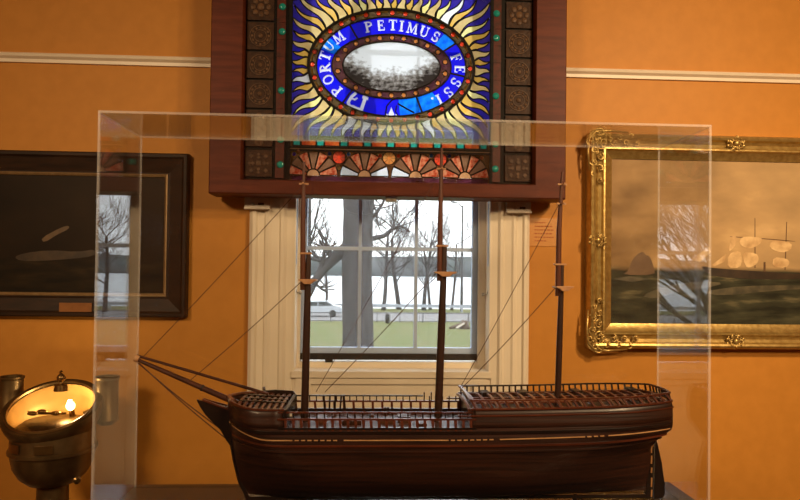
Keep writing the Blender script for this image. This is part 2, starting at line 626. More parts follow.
MB().tube([(p.x, 69, GZ + 11.3), (p.x - .5, 69, GZ + 11.8), (p.x - 1.3, 69, GZ + 11.9)], [.06, .05, .09], 8).build('lamp_arm', m_fence, pl, smooth=True)
off = [(-4.4, 11.5, 9, .16), (-5.6, 13, 10, .18), (-18, 28, 13, .30), (-13.5, 25, 13, .26), (-10.2, 20, 12, .22), (-25, 40, 13, .25), (-8.0, 14.5, 11, .2),
       (12, 26, 13, .2), (10.6, 23, 12, .16), (21, 45, 13, .2), (28, 62, 13, .2), (34, 66, 13, .2), (24, 64, 12, .18)]
for i, (x, y, hg, r) in enumerate(off):
    bare_tree(x, y, hg, r, 40 + i, 'bare tree on the lawn beyond the casing, seen only mirrored in the case side', 0, group='bare trees mirrored in the case', depth=4)

# guard rail, fence, bin, stump and car by the road
def run(name, label, cat, y, z0, posts, bars, mat, pw, x0=-60, x1=60):
    t = thing(name, (0, y, GZ), label, cat)
    for zc, hh in bars:
        MB().box(x0, x1, y - pw, y - pw + .03, zc - hh / 2, zc + hh / 2).build('rail', mat, t)
    n = int((x1 - x0) / posts)
    for i in range(n + 1):
        xx = x0 + i * posts
        if -24 < xx < 26:
            MB().box(xx - pw * .5, xx + pw * .5, y - pw * .5, y + pw * .5, GZ - .05, z0).build('post', mat, t)
    return t
zt = at(390, 304.5, 67.6).z
run('guard_rail', 'long pale steel guard rail along the far side of the road', 'guard rail', 67.6, zt + .02, 5.0, [(zt - .12, .34)], m_rail, .2)
zf = at(390, 313, 53).z
fn = run('fence', 'low dark wire fence between the lawn and the road', 'fence', 53, zf + .05, 1.9, [(zf, .05), (GZ + .12, .05)], m_fence, .06)
wv = MB()
for i in range(220):
    xx = -16 + i * .16
    wv.box(xx - .008, xx + .008, 52.95, 52.966, GZ + .1, zf)
tag(wv.build('wire', m_fence, fn), kind='stuff')
p = at(387.5, 322, 52)
bn = thing('litter_bin', (p.x, 52, GZ), 'small dark litter bin standing by the wire fence', 'bin')
MB().lathe([(.14, 0), (.18, .05), (.19, .62), (.17, .66)], (p.x, 52, GZ), n=14).build('bin_body', m_black, bn, smooth=True)
MB().lathe([(.19, .66), (.20, .70), (.08, .78), (.01, .80)], (p.x, 52, GZ), n=14).build('bin_lid', m_black, bn, smooth=True)
p = at(461, 328, 47.5)
st = thing('tree_stump', (p.x, 47.5, GZ), 'low split tree stump with a pale cut face on the lawn', 'stump')
m = MB()
m.tube([Vector((p.x + .30, 47.5, GZ - .05)), Vector((p.x + .25, 47.5, GZ + .3)), Vector((p.x + .30, 47.5, GZ + .62))], [.42, .34, .24], 10)
m.tube([Vector((p.x + .1, 47.4, GZ + .28)), Vector((p.x - .35, 47.3, GZ + .2)), Vector((p.x - .9, 47.3, GZ + .06))], [.22, .15, .07], 8)
m.build('stump_wood', pmat('stump_wood', (.10, .07, .05), (.16, .11, .08), scale=9, rough=.9), st, smooth=True)
MB().bar((p.x - .42, 47.05, GZ + .08), (p.x + .18, 47.02, GZ + .46), .08, .14).build('cut_face', pmat('pale_wood', (.7, .62, .52), rough=.8), st)

m_car = pmat('white_car_paint', (.5, .52, .55), (.47, .49, .53), scale=3, rough=.25, coat=.5)
m_carglass = pmat('dark_car_glass', (.06, .07, .08), (.09, .1, .11), scale=3, rough=.1)
cy = 60.0
kx = cy / F
cxm = at(319, 310, cy).x
car = thing('car', (cxm, cy, GZ), 'white parked car on the road left of the huge trunk', 'car')
L, H = 4.3, 1.45
g = GZ - .02
side = [(-.5, .22), (-.5, .50), (-.47, .60), (-.30, .66), (-.17, .98), (.20, 1.0), (.34, .72), (.47, .66), (.5, .5), (.5, .22)]
P = [(cxm + a * L, g + .02 + b * H) for a, b in side]
bd = MB().prism(P, cy - .82, cy + .82).build('body', m_car, car, bevel=.08)
for poly in ([(-.275, .68), (-.165, .94), (-.02, .955), (-.02, .68)], [(.0, .68), (.0, .955), (.18, .955), (.30, .71)]):
    MB().prism([(cxm + a * L, g + .02 + b * H) for a, b in poly], cy - .832, cy - .815).build('side_window', m_carglass, car)
for a in (-.31, .31):
    MB().lathe([(.2, 0), (.31, .01), (.33, .05), (.33, .18), (.2, .2)], (cxm + a * L, cy - .84, g + .33), (0, 1, 0), 20).build('wheel', m_black, car, smooth=True)
MB().box(cxm + .485 * L, cxm + .503 * L, cy - .7, cy - .45, g + .75, g + .88).build('headlight', m_glass, car)
# ------------------------------------------------------------------ stained glass panel in its wooden frame
YG = 3.14
C0 = at(391.7, 66.8, YG)
KG = YG / F
def gp(dx, dy):
    """panel coordinates, in units of one sight-line step from the oval's centre (dy downwards)"""
    return (C0.x + dx * KG, C0.z - dy * KG)
def gell(ax, ay, n=96):
    return [gp(ax * math.cos(2 * PI * i / n), ay * math.sin(2 * PI * i / n)) for i in range(n)]

g_blue = stainmat('cobalt_glass', (.008, .008, .80), (.02, .015, .62), 14, .5)
g_deep = stainmat('violet_blue_glass', (.035, .025, .42), (.07, .04, .36), 12, .4)
g_cyan = stainmat('sky_blue_glass', (.004, .12, .85), (.01, .26, .95), 30, .5)
g_cream = stainmat('cream_glass', (1, .92, .42), (1, .84, .26), 18, .45)
g_beige = stainmat('fawn_glass', (.95, .72, .32), (.84, .58, .22), 20, .32)
g_amber = stainmat('amber_glass', (.95, .52, .08), (.90, .62, .20), 30, .45)
g_ochre = stainmat('ochre_glass', (.92, .56, .10), (.85, .52, .12), 22, .35)
g_white = stainmat('white_glass', (1, .99, .97), (.95, .93, .92), 20, .5)
g_red = stainmat('ruby_jewel', (.95, .06, .02), (.8, .10, .04), 40, .5)
g_orange = stainmat('orange_jewel', (.85, .24, .05), (.75, .32, .08), 40, .4)
g_green = stainmat('sea_green_jewel', (.012, .33, .24), (.05, .48, .34), 30, .4)
g_purple = stainmat('plum_glass', (.16, .035, .06), (.10, .03, .03), 30, .3)
g_brown = stainmat('brown_glass', (.16, .06, .02), (.10, .04, .014), 22, .3)
g_tan = stainmat('tan_glass', (.36, .17, .08), (.28, .12, .055), 20, .3)
g_marble = stainmat('red_marbled_glass', (.62, .055, .015), (.90, .36, .16), 55, .35)
g_redsq = stainmat('dark_red_glass', (.55, .05, .015), (.75, .18, .03), 40, .3)
g_peach = stainmat('peach_glass', (.85, .40, .16), (.70, .32, .12), 30, .4)
m_tile = pmat('dark_relief_tile', (.030, .014, .008), (.055, .025, .012), scale=45, rough=.5, bump=.3, spec=.15)
m_tile2 = pmat('dark_relief_tile_raised', (.14, .072, .034), (.07, .035, .017), scale=40, rough=.45, bump=.2, spec=.2)
m_redstrip = pmat('dark_red_strip', (.10, .018, .010), (.05, .016, .010), scale=30, rough=.4, spec=.2)
m_teal = pmat('teal_cabochon', (.01, .22, .20), (.02, .30, .24), scale=20, rough=.1)

sg = thing('stained_glass_panel', (C0.x, YG, gp(0, 132)[1]), 'stained glass panel with blue lettered oval and golden rays in a cherry frame', 'stained glass')
# wooden frame
f0x, f0z = gp(-177.5, 131.5)
f1x, f1z = gp(175.5, -131.5)
fr = MB()
rings = []
for ix, iz, y in ((0, 0, 3.255), (0, 0, 3.098), (.005, .005, 3.092), (.150, .066, 3.092), (.153, .069, 3.099), (.156, .072, 3.106), (.156, .075, 3.13), (.156, .075, 3.255)):
    rings.append([fr.bm.verts.new(p) for p in ((f0x + ix, y, f0z + iz), (f1x - ix, y, f0z + iz), (f1x - ix, y, f1z - iz), (f0x + ix, y, f1z - iz))])
for r, s in zip(rings, rings[1:] + rings[:1]):
    for k in range(4):
        fr.face((r[k], r[(k + 1) % 4], s[(k + 1) % 4], s[k]))
fo = fr.build('frame', m_cherry, sg)
for sg_ in (1, -1):
    im = MB()
    za, zb_ = sorted((gp(0, sg_ * 118.5)[1], gp(0, sg_ * 122)[1]))
    im.box(f0x + .156, f1x - .156, 3.100, 3.13, za, zb_)
    im.build('inner_moulding', m_cherry, sg)
# lead backing for the parts in front of the casing
for s in (-1, 1):
    a, b = gp(s * 102, 118), gp(s * 150, -118)
    MB().box(min(a[0], b[0]), max(a[0], b[0]), YG + .006, YG + .02, a[1], b[1]).build('backing_board', m_lead, sg)
# relief tiles down each side
def tile(m, cx, cy, h, kind):
    (x0, z0), (x1, z1) = gp(cx - 14, cy + h), gp(cx + 14, cy - h)
    m.mi = 0
    m.box(x0 + .004, x1 - .004, YG - .004, YG + .006, z0 + .004, z1 - .004)
    c = gp(cx, cy)
    m.mi = 1
    R = .052 * h / 14
    if kind == 0:
        for i in range(8):
            a = i * PI / 4
            m.ball((c[0] + R * .72 * math.cos(a), YG - .005, c[1] + R * .72 * math.sin(a)), R * .26, (1, .35, 1), 8, 5)
        m.ball((c[0], YG - .005, c[1]), R * .34, (1, .4, 1), 10, 6)
    elif kind == 1:
        for r in (.95, .55):
            n = 20
            m.tube([(c[0] + R * r * math.cos(2 * PI * i / n), YG - .005, c[1] + R * r * math.sin(2 * PI * i / n)) for i in range(n + 1)], .0028, 5)
        for i in range(12):
            a = i * PI / 6
            m.ball((c[0] + R * .75 * math.cos(a), YG - .005, c[1] + R * .75 * math.sin(a)), R * .13, (1, .5, 1), 6, 4)
        m.ball((c[0], YG - .005, c[1]), R * .22, (1, .5, 1), 8, 5)
    else:
        m.box(c[0] - R * .22, c[0] + R * .22, YG - .009, YG, c[1] - R * .22, c[1] + R * .22)
        for i in range(4):
            a = i * PI / 2
            d = Vector((math.cos(a), math.sin(a)))
            for q, rr_ in ((.55, .2), (.85, .16)):
                m.prism([(c[0] + R * (d.x * q + rr_ * e), c[1] + R * (d.y * q + rr_ * f)) for e, f in ((1, 0), (0, 1), (-1, 0), (0, -1))], YG - .008, YG)
            a += PI / 4
            m.prism([(c[0] + R * (math.cos(a) * .95 + .22 * e), c[1] + R * (math.sin(a) * .95 + .22 * f)) for e, f in ((1, 0), (0, 1), (-1, 0), (0, -1))], YG - .008, YG)
rows = [(-100, 14, 0), (-72, 14, 1), (-54, 4, 2), (-36, 14, 1), (-10, 13, 0), (0, 0, 0)]
ys = [(100, 14, 2), (79, 5, 1), (60, 14, 0), (31, 14.5, 1), (2, 14, 1), (-27, 14.5, 1), (-56, 14, 0), (-85, 14.5, 2)]
for s, cx in ((-1, -131), (1, 129)):
    tm = MB()
    for cy, h, k in ys:
        tile(tm, cx, cy, h, k)
    tm.build('border_tiles', [m_tile, m_tile2], sg, smooth=True, auto=30)
    sm = MB()
    a, b = gp(cx - s * 16 - 4.5, 114), gp(cx - s * 16 + 4.5, -114)
    x = gp(-110.5 if s < 0 else 106.5, 0)[0]
    sm.box(x - .021, x + .021, YG - .002, YG + .006, a[1], b[1])
    for k in range(14):
        z = gp(0, 114 - k * 17.3)[1]
        sm.box(x - .021, x + .021, YG - .005, YG - .001, z - .002, z + .002)
    so = sm.build('border_strip', m_redstrip, sg)
    for cy in (101, 76, 27, -32, -57):
        q = gp(0, cy)[1]
        MB().ball((x + (.004 if s < 0 else -.004), YG - .003, q), .018, (1, .5, .95), 12, 8).build('cabochon', m_teal, so, smooth=True)
    a = gp(cx + s * 16, 0)[0]
# dark lead bars bounding the picture
lb = MB()
for x in (-101.5, 101.5):
    q = gp(x, 0)[0]
    lb.box(q - .007, q + .007, YG - .006, YG + .008, gp(0, 116)[1], gp(0, -116)[1])
for y in (73.3, 83.2, 86, -73.3, 117, -117):
    q = gp(0, y)[1]
    lb.box(gp(-101, 0)[0], gp(101, 0)[0], YG - .006, YG + .008, q - .004, q + .004)
# blue ground
gm = MB()
# sun rays
NR = 60
per, acc = [], [0]
for i in range(721):
    a = 2 * PI * i / 720
    per.append((84 * math.cos(a), 58.5 * math.sin(a)))
for p, q in zip(per, per[1:]):
    acc.append(acc[-1] + math.hypot(q[0] - p[0], q[1] - p[1]))
def arc(u):
    u = (u % 1.0) * acc[-1]
    lo = 0
    for i in range(720):
        if acc[i + 1] >= u:
            f = (u - acc[i]) / (acc[i + 1] - acc[i])
            return Vector((per[i][0] + (per[i + 1][0] - per[i][0]) * f, per[i][1] + (per[i + 1][1] - per[i][1]) * f))
rm = MB()
RAYS = []
rr = random.Random(21)
for i in range(NR):
    b = arc((i + .25) / NR)
    nrm = Vector((b.x / 84 ** 2, b.y / 58.5 ** 2)).normalized()
    d = (nrm * .55 + b.normalized() * .45).normalized()
    # reach of the ray: to the rectangle's edge
    k = min(((99.5 if d.x > 0 else -99.5) - b.x) / d.x if abs(d.x) > 1e-4 else 1e9, ((71.5 if d.y > 0 else -71.5) - b.y) / d.y if abs(d.y) > 1e-4 else 1e9)
    fat = i % 2
    L = min(k, 50) * (1.0 if not fat else .96)
    wd = acc[-1] / NR * (.52 if not fat else .50)
    t = Vector((-d.y, d.x))
    sgn = 1 if (b.x * b.y) > 0 else -1
    amp = min(L * .055, 2.2)
    lft, rgt_ = [], []
    n = 12
    for j in range(n + 1):
        u = j / n
        c = b + d * (L * u) + t * (amp * math.sin(u * 2 * PI * 1.05) * sgn)
        if fat:
            hw = wd * (.50 + 1.30 * u) if u < .3 else wd * (.895) * (1 - (u - .3) / .7) ** .75 * (1 + .15 * math.sin(u * 7))
        else:
            hw = wd * 1.30 * (1 - u) ** .55 * (1 - .16 * math.sin(u * PI))
        hw = max(hw, .35)
        lft.append(c + t * hw)
        rgt_.append(c - t * hw)
    far = b + d * k
    RAYS.append((lft, rgt_, far))
    poly = lft + rgt_[::-1]
    W = [gp(p.x, p.y) for p in poly]
    rm.mi = (0 if rr.random() < .35 else 1 if rr.random() < .55 else 3) if fat else (2 if rr.random() < .72 else 4 if rr.random() < .5 else 3)
    y_ = YG - .001
    for q in range(n):      # quads, so the wavy outline stays exact
        a1, a2, b1, b2 = [gp(*v) for v in (lft[q], lft[q + 1], rgt_[q + 1], rgt_[q])]
        rm.prism([a1, a2, b1, b2], y_, y_ + .001)
    lb.tube([(x, y_ - .001, z) for x, z in W] + [(W[0][0], y_ - .001, W[0][1])], .0031, 4)
for (l1, _, f1), (_, r2, f2) in zip(RAYS, RAYS[1:] + RAYS[:1]):
    A, B = l1 + [f1], r2 + [f2]
    if abs(f1.x - f2.x) > 1 and abs(f1.y - f2.y) > 1:      # round the corner of the rectangle
        cxx = f1.x if abs(abs(f1.x) - 99.5) < .1 else f2.x
        cyy = f1.y if abs(abs(f1.y) - 71.5) < .1 else f2.y
        gm.prism([gp(*f1), gp(cxx, cyy), gp(*f2)], YG, YG + .001)
    for q in range(len(A) - 1):
        gm.prism([gp(*v) for v in (A[q], A[q + 1], B[q + 1], B[q])], YG, YG + .001)
rm.build('sun_rays', [g_cream, g_amber, g_beige, g_ochre, g_white], sg)
gm.build('blue_ground', g_deep, sg)
ed = MB()
for y in (72.4, -72.4):
    (xa, za), (xb, zb_) = gp(-101, y + 1.2), gp(101, y - 1.2)
    ed.box(xa, xb, YG - .002, YG + .002, za, zb_)
for x in (100.4, -100.4):
    (xa, za), (xb, zb_) = gp(x - 1.2, 73), gp(x + 1.2, -73)
    ed.box(xa, xb, YG - .002, YG + .002, za, zb_)
ed.build('edge_leads', m_lead, sg)
lb.build('lead_lines', m_lead, sg)
# the oval: rings from outside in
def ringpart(name, mat, o, i, y0, y1, parent):
    return MB().ring(gell(*o), gell(*i), y0, y1).build(name, mat, parent)
ov = sg
ringpart('outer_ring', m_lead, (84.5, 59), (82, 56.6), YG - .009, YG + .006, ov)
g_band = stainmat('brown_band_glass', (.10, .055, .025), (.16, .10, .04), 26, .25)
g_band2 = stainmat('plum_band_glass', (.10, .03, .045), (.12, .05, .03), 26, .25)
band_o = ringpart('jewelled_outer_band', g_band, (82, 56.6), (75, 50), YG - .004, YG + .004, ov)
gl = MB()
for rx, ry in ((75, 50), (60, 32.5), (49, 25.3)):
    gl.ring(gell(rx + .6, ry + .6), gell(rx - .6, ry - .6), YG - .007, YG + .005)
gl.build('ring_leads', m_lead, ov)
CUTS = []        # (centre px, cutter polygons) for everything let into the ribbon
def ang(px, py, rx=67, ry=41):
    return math.atan2((py - 66.8) / ry, (px - 391.7) / rx)
def sector(a0, a1, r0=(75, 50), r1=(60, 32.5)):
    n = max(6, int(abs(a1 - a0) * 16))
    o = [gp(r0[0] * math.cos(a0 + (a1 - a0) * i / n), r0[1] * math.sin(a0 + (a1 - a0) * i / n)) for i in range(n + 1)]
    q = [gp(r1[0] * math.cos(a0 + (a1 - a0) * i / n), r1[1] * math.sin(a0 + (a1 - a0) * i / n)) for i in range(n + 1)]
    return o + q[::-1]
ribbon = ringpart('lettered_ribbon', m_lead, (75.4, 50.4), (74.4, 49.4), YG - .003, YG + .004, ov)
for i in range(24):
    a0, a1 = 2 * PI * (i + .22) / 24, 2 * PI * (i + .78) / 24
    MB().tube([(gp(80.2 * math.cos(a), 0)[0], YG - .005, gp(0, 54.9 * math.sin(a))[1]) for a in (a0, (a0 + a1) / 2, a1)], .004, 5).build('gold_slip', g_ochre, band_o)
band_i = ringpart('jewelled_inner_band', g_band2, (60, 32.5), (49, 25.3), YG - .004, YG + .004, ov)
# spacing by angle is uneven on an oval, so place by arc length
def jewels_arc(name, n, rx, ry, r, mat, off, band):
    P = [(rx * math.cos(2 * PI * i / 720), ry * math.sin(2 * PI * i / 720)) for i in range(721)]
    A = [0]
    for p, q in zip(P, P[1:]):
        A.append(A[-1] + math.hypot(q[0] - p[0], q[1] - p[1]))
    cj = MB()
    for i in range(n):
        u = ((i + off) / n % 1) * A[-1]
        j = next(j for j in range(720) if A[j + 1] >= u)
        x, z = gp(*P[j])
        m = MB()
        cj.prism([(x + r * .97 * math.cos(2 * PI * k / 12), z + r * .97 * math.sin(2 * PI * k / 12)) for k in range(12)], YG - .03, YG + .03)
        m.ball((x, YG - .006, z), r, (1, .5, 1), 10, 6)
        m.mi = 1
        m.tube([(x + r * 1.2 * math.cos(2 * PI * k / 12), YG - .006, z + r * 1.2 * math.sin(2 * PI * k / 12)) for k in range(13)], .0022, 4)
        m.build(name, [mat, m_lead], band, smooth=True)
    cut_out(band, cj)
jewels_arc('ruby_jewel', 32, 79.3, 54.2, .0112, g_red, .0, band_o)
jewels_arc('orange_jewel', 22, 55.0, 29.2, .0105, g_orange, .5, band_i)
# the little grey harbour picture in the middle
m, nt, out = newmat('painted_grey_glass')
tl, tp = N(nt, 'ShaderNodeBsdfTranslucent'), N(nt, 'ShaderNodeBsdfTransparent')
tc, mp_, nz = N(nt, 'ShaderNodeTexCoord'), N(nt, 'ShaderNodeMapping'), N(nt, 'ShaderNodeTexNoise')
mp_.inputs['Scale'].default_value = (9, 5, 14)
nz.inputs['Scale'].default_value, nz.inputs['Detail'].default_value = 4.2, 10
sx = N(nt, 'ShaderNodeSeparateXYZ')
nt.links.new(tc.outputs['Object'], sx.inputs[0])
nt.links.new(tc.outputs['Object'], mp_.inputs[0])
nt.links.new(mp_.outputs[0], nz.inputs['Vector'])
mr = N(nt, 'ShaderNodeMapRange')
mr.inputs[1].default_value, mr.inputs[2].default_value = .05, .16
nt.links.new(sx.outputs['Z'], mr.inputs[0])
ad = N(nt, 'ShaderNodeMath', operation='MULTIPLY_ADD')
ad.inputs[1].default_value, ad.inputs[2].default_value = .70, -.10
nt.links.new(mr.outputs[0], ad.inputs[0])
a2 = N(nt, 'ShaderNodeMath', operation='ADD')
nt.links.new(ad.outputs[0], a2.inputs[0])
nt.links.new(nz.outputs[0], a2.inputs[1])
cr = N(nt, 'ShaderNodeValToRGB')
ab = N(nt, 'ShaderNodeMath', operation='ABSOLUTE')
nt.links.new(sx.outputs['X'], ab.inputs[0])
m3 = N(nt, 'ShaderNodeMapRange')
m3.inputs[1].default_value, m3.inputs[2].default_value = .09, .24
m3.inputs[3].default_value, m3.inputs[4].default_value = 0, .55
nt.links.new(ab.outputs[0], m3.inputs[0])
a3 = N(nt, 'ShaderNodeMath', operation='SUBTRACT')
nt.links.new(a2.outputs[0], a3.inputs[0]); nt.links.new(m3.outputs[0], a3.inputs[1])
for e, p, c in zip((cr.color_ramp.elements[0], cr.color_ramp.elements[1]), (.30, .82), ((.045, .032, .025), (.98, .98, 1.0))):
    e.position, e.color = p, (*c, 1)
e = cr.color_ramp.elements.new(.52)
e.color = (.30, .26, .23, 1)
nt.links.new(a3.outputs[0], cr.inputs[0])
for s in (tl, tp):
    nt.links.new(cr.outputs[0], s.inputs[0])
mx = N(nt, 'ShaderNodeMixShader')
mx.inputs[0].default_value = .10
nt.links.new(tl.outputs[0], mx.inputs[1]); nt.links.new(tp.outputs[0], mx.inputs[2])
once(nt, mx, out)
m_harbour = m
MB().prism(gell(49, 25.3, 64), YG - .002, YG + .003).build('harbour_scene', m_harbour, ov)
# the ribbon's glass: dark blue pieces with sky blue ones let in
TAU = 2 * PI
marks = [((325.6, 52.9), 1), ((332.4, 43.0), 0), ((351, 31), 0), ((441.5, 36.4), 1), ((454, 44), 0), ((463, 74), 0), ((440, 99), 1), ((421, 106), 2), ((400, 109), 0), ((391.7, 109), 0), ((348, 98), 0)]
RIB = []
for (p, k), (q, _) in zip(marks, marks[1:] + marks[:1]):
    a0, a1 = ang(*p) % TAU, ang(*q) % TAU
    if a1 < a0:
        a1 += TAU
    nm, mt = ('light_blue_piece', g_cyan) if k else ('blue_piece', g_blue)
    o = MB().prism(sector(a0, a1), YG - .002, YG + .002).build(nm, mt, ribbon)
    RIB.append((o, a0, a1))
# leads across the ribbon, its folded end and the little fleur
for px, py in ((351, 31), (455, 44), (463, 74), (348, 98), (421, 106)):
    a = ang(px, py)
    p, q = gp(75 * math.cos(a), 50 * math.sin(a)), gp(60 * math.cos(a), 32.5 * math.sin(a))
    MB().bar((p[0], YG - .004, p[1]), (q[0], YG - .004, q[1]), .009, .004, (0, 1, 0)).build('ribbon_lead', m_lead, ribbon)
P2 = lambda px, py: gp(px - 391.7, py - 66.8)
for pts, w in (([(386, 116), (387, 107), (392, 101), (399, 98)], .0035), ([(398, 104), (407, 109), (415, 113)], .0045), ([(397, 106), (396, 112), (399, 117)], .0035)):
    MB().tube([(P2(*p)[0], YG - .0045, P2(*p)[1]) for p in pts], w, 5).build('ribbon_lead', m_lead, ribbon)

# lettering
def T(seg, w=.20):
    """strokes to quads: seg is a list of polylines in a unit cell"""
    out_ = []
    for s in seg:
        pts, ww = s if isinstance(s, tuple) else (s, w)
        for a, b in zip(pts, pts[1:]):
            d = Vector((b[0] - a[0], b[1] - a[1]))
            l = d.length or 1
            n_ = Vector((-d.y, d.x)) / l * ww / 2
            e = d / l * ww * .18
            out_.append([Vector(a) - e + n_, Vector(b) + e + n_, Vector(b) + e - n_, Vector(a) - e - n_])
    return out_
th = .115
def serif(x, y, w=.30):
    return ([(x - w / 2, y), (x + w / 2, y)], th)
def arcp(cx, cy, rx, ry, a0, a1, n=10):
    return [(cx + rx * math.cos(math.radians(a0 + (a1 - a0) * i / n)), cy + ry * math.sin(math.radians(a0 + (a1 - a0) * i / n))) for i in range(n + 1)]
GL = {
    'P': (.72, T([[(.16, .04), (.16, .96)], serif(.16, .04, .36), serif(.12, .96, .25), (arcp(.2, .74, .42, .22, 90, -90), .14)])),
    'O': (.86, T([(arcp(.42, .5, .36, .46, 0, 360, 20), .14)])),
    'R': (.82, T([[(.16, .04), (.16, .96)], serif(.16, .04, .34), serif(.12, .96, .25), (arcp(.2, .75, .40, .21, 90, -90), .14), ([(.32, .52), (.70, .06)], .16), serif(.74, .04, .18)])),
    'T': (.80, T([[(.40, .04), (.40, .94)], serif(.40, .04, .36), ([(.04, .95), (.76, .95)], .11), ([(.05, .95), (.05, .76)], .08), ([(.75, .95), (.75, .76)], .08)])),
    'U': (.84, T([[(.16, .94), (.16, .34)], (arcp(.42, .34, .26, .31, 180, 360), .12), ([(.68, .34), (.68, .94)], .10), serif(.16, .96, .32), serif(.68, .96, .26)])),
    'M': (1.05, T([([(.14, .04), (.18, .94)], .09), ([(.20, .94), (.50, .10)], .16), ([(.50, .10), (.82, .94)], .08), ([(.84, .94), (.88, .04)], .16), serif(.14, .04, .26), serif(.88, .04, .3), serif(.14, .96, .16), serif(.88, .96, .18)])),
    'E': (.72, T([[(.16, .04), (.16, .96)], ([(.06, .95), (.60, .95)], .10), ([(.06, .05), (.64, .05)], .10), ([(.16, .52), (.46, .52)], .09), ([(.60, .95), (.60, .76)], .08), ([(.64, .05), (.64, .26)], .08), ([(.46, .64), (.46, .40)], .07)])),
    'I': (.42, T([[(.20, .04), (.20, .96)], serif(.20, .04, .36), serif(.20, .96, .36)])),
    'S': (.66, T([(arcp(.32, .73, .22, .22, 30, 250), .13), (arcp(.32, .27, .24, .23, 70, -150), .14), ([(.55, .96), (.53, .70)], .07), ([(.07, .30), (.06, .04)], .07)])),
    'F': (.66, T([[(.16, .04), (.16, .96)], serif(.16, .04, .36), ([(.06, .95), (.60, .95)], .10), ([(.16, .52), (.46, .52)], .09), ([(.60, .95), (.60, .74)], .08), ([(.46, .64), (.46, .40)], .07)])),
}
letters = [('P', 336.6, 92), ('O', 328.3, 81.4), ('R', 325.0, 69.6), ('T', 324.9, 58.2), ('U', 328.4, 47.8), ('M', 338, 38.6),
           ('P', 368.3, 27.3), ('E', 380.5, 25.3), ('T', 392.4, 24.6), ('I', 401.3, 25.4), ('M', 412.2, 27.2), ('U', 424.3, 30.3), ('S', 436, 35.2),
           ('F', 456.9, 56.0), ('E', 460.6, 67.4), ('S', 456.8, 81), ('S', 449.4, 91.2), ('I', 440, 98.6)]
for ch, px, py in letters:
    wd, quads = GL[ch]
    dx, dy = px - 391.7, py - 66.8
    a = math.atan2(dy / 41, dx / 67)
    out2 = Vector((math.cos(a) / 67, math.sin(a) / 41)).normalized()       # outward, dy downwards
    up2 = Vector((out2.x, out2.y))
    ri2 = Vector((-up2.y, up2.x))                                         # reading direction
    H = 10.6
    mb = MB()
    cuts = []
    for q in quads:
        W = []
        for v in q:
            e = ri2 * ((v.x - wd / 2) * H) + up2 * ((v.y - .5) * H)
            W.append(gp(dx + e.x, dy + e.y))
        mb.prism(W, YG - .0052, YG - .0036)
        cuts.append(W)
    CUTS.append(((px, py), cuts))
    mb.build('letter', g_white, ribbon)
mb = MB()
c = P2(433, 97.6)
mb.ball((c[0], YG - .004, c[1]), .006, (1, .4, 1), 8, 5)
mb.build('point', g_white, ribbon, smooth=True)
CUTS.append(((433, 97.6), [[(c[0] + .006 * math.cos(PI * k / 5), c[1] + .006 * math.sin(PI * k / 5)) for k in range(10)]]))
# the white scroll end and the white fleur on the ribbon
mb = MB()
cuts = []
for pts, w_ in (([(356, 94.5), (352, 98), (348.5, 104), (350, 107.5), (354, 108.5)], 1.5), ([(353, 108), (357, 110), (362.5, 111.5)], 1.6), ([(361.5, 112), (364, 104), (366, 98)], 1.7), ([(351, 99.5), (355, 101), (357.5, 99.5)], .9), ([(363.5, 98.2), (367.8, 99.6)], 1.5)):
    for a, b in zip(pts, pts[1:]):
        e = Vector((b[0] - a[0], b[1] - a[1])).normalized()
        a_, b_ = Vector(a) - e * w_ * .5, Vector(b) + e * w_ * .5
        W = [P2(a_.x - e.y * w_, a_.y + e.x * w_), P2(b_.x - e.y * w_, b_.y + e.x * w_), P2(b_.x + e.y * w_, b_.y - e.x * w_), P2(a_.x + e.y * w_, a_.y - e.x * w_)]
        mb.prism(W, YG - .0052, YG - .0036)
        cuts.append(W)
mb.build('scroll_end', g_white, ribbon)
CUTS.append(((357, 104), cuts))
mb = MB()
cuts = []
W = [P2(*p) for p in ((391.8, 107.4), (393.4, 112), (395, 115), (392, 117.6), (388.8, 115), (390.2, 112))]
mb.prism(W, YG - .006, YG - .004); cuts.append(W)
for p in ((387.2, 116.2), (397, 116.4)):
    c = P2(*p)
    W = [(c[0] + .010 * math.cos(PI * k / 5), c[1] + .009 * math.sin(PI * k / 5)) for k in range(10)]
    mb.prism(W, YG - .006, YG - .004); cuts.append(W)
mb.build('fleur', g_white, ribbon)
CUTS.append(((391.7, 112), cuts))
for o, a0, a1 in RIB:
    for (px, py), cuts in CUTS:
        a = ang(px, py) % TAU
        pad = .24
        if any(a0 - pad < a + k < a1 + pad for k in (0, TAU, -TAU)):
            for W in cuts:
                m = MB()
                m.prism(W, YG - .03, YG + .03)
                cut_out(o, m)
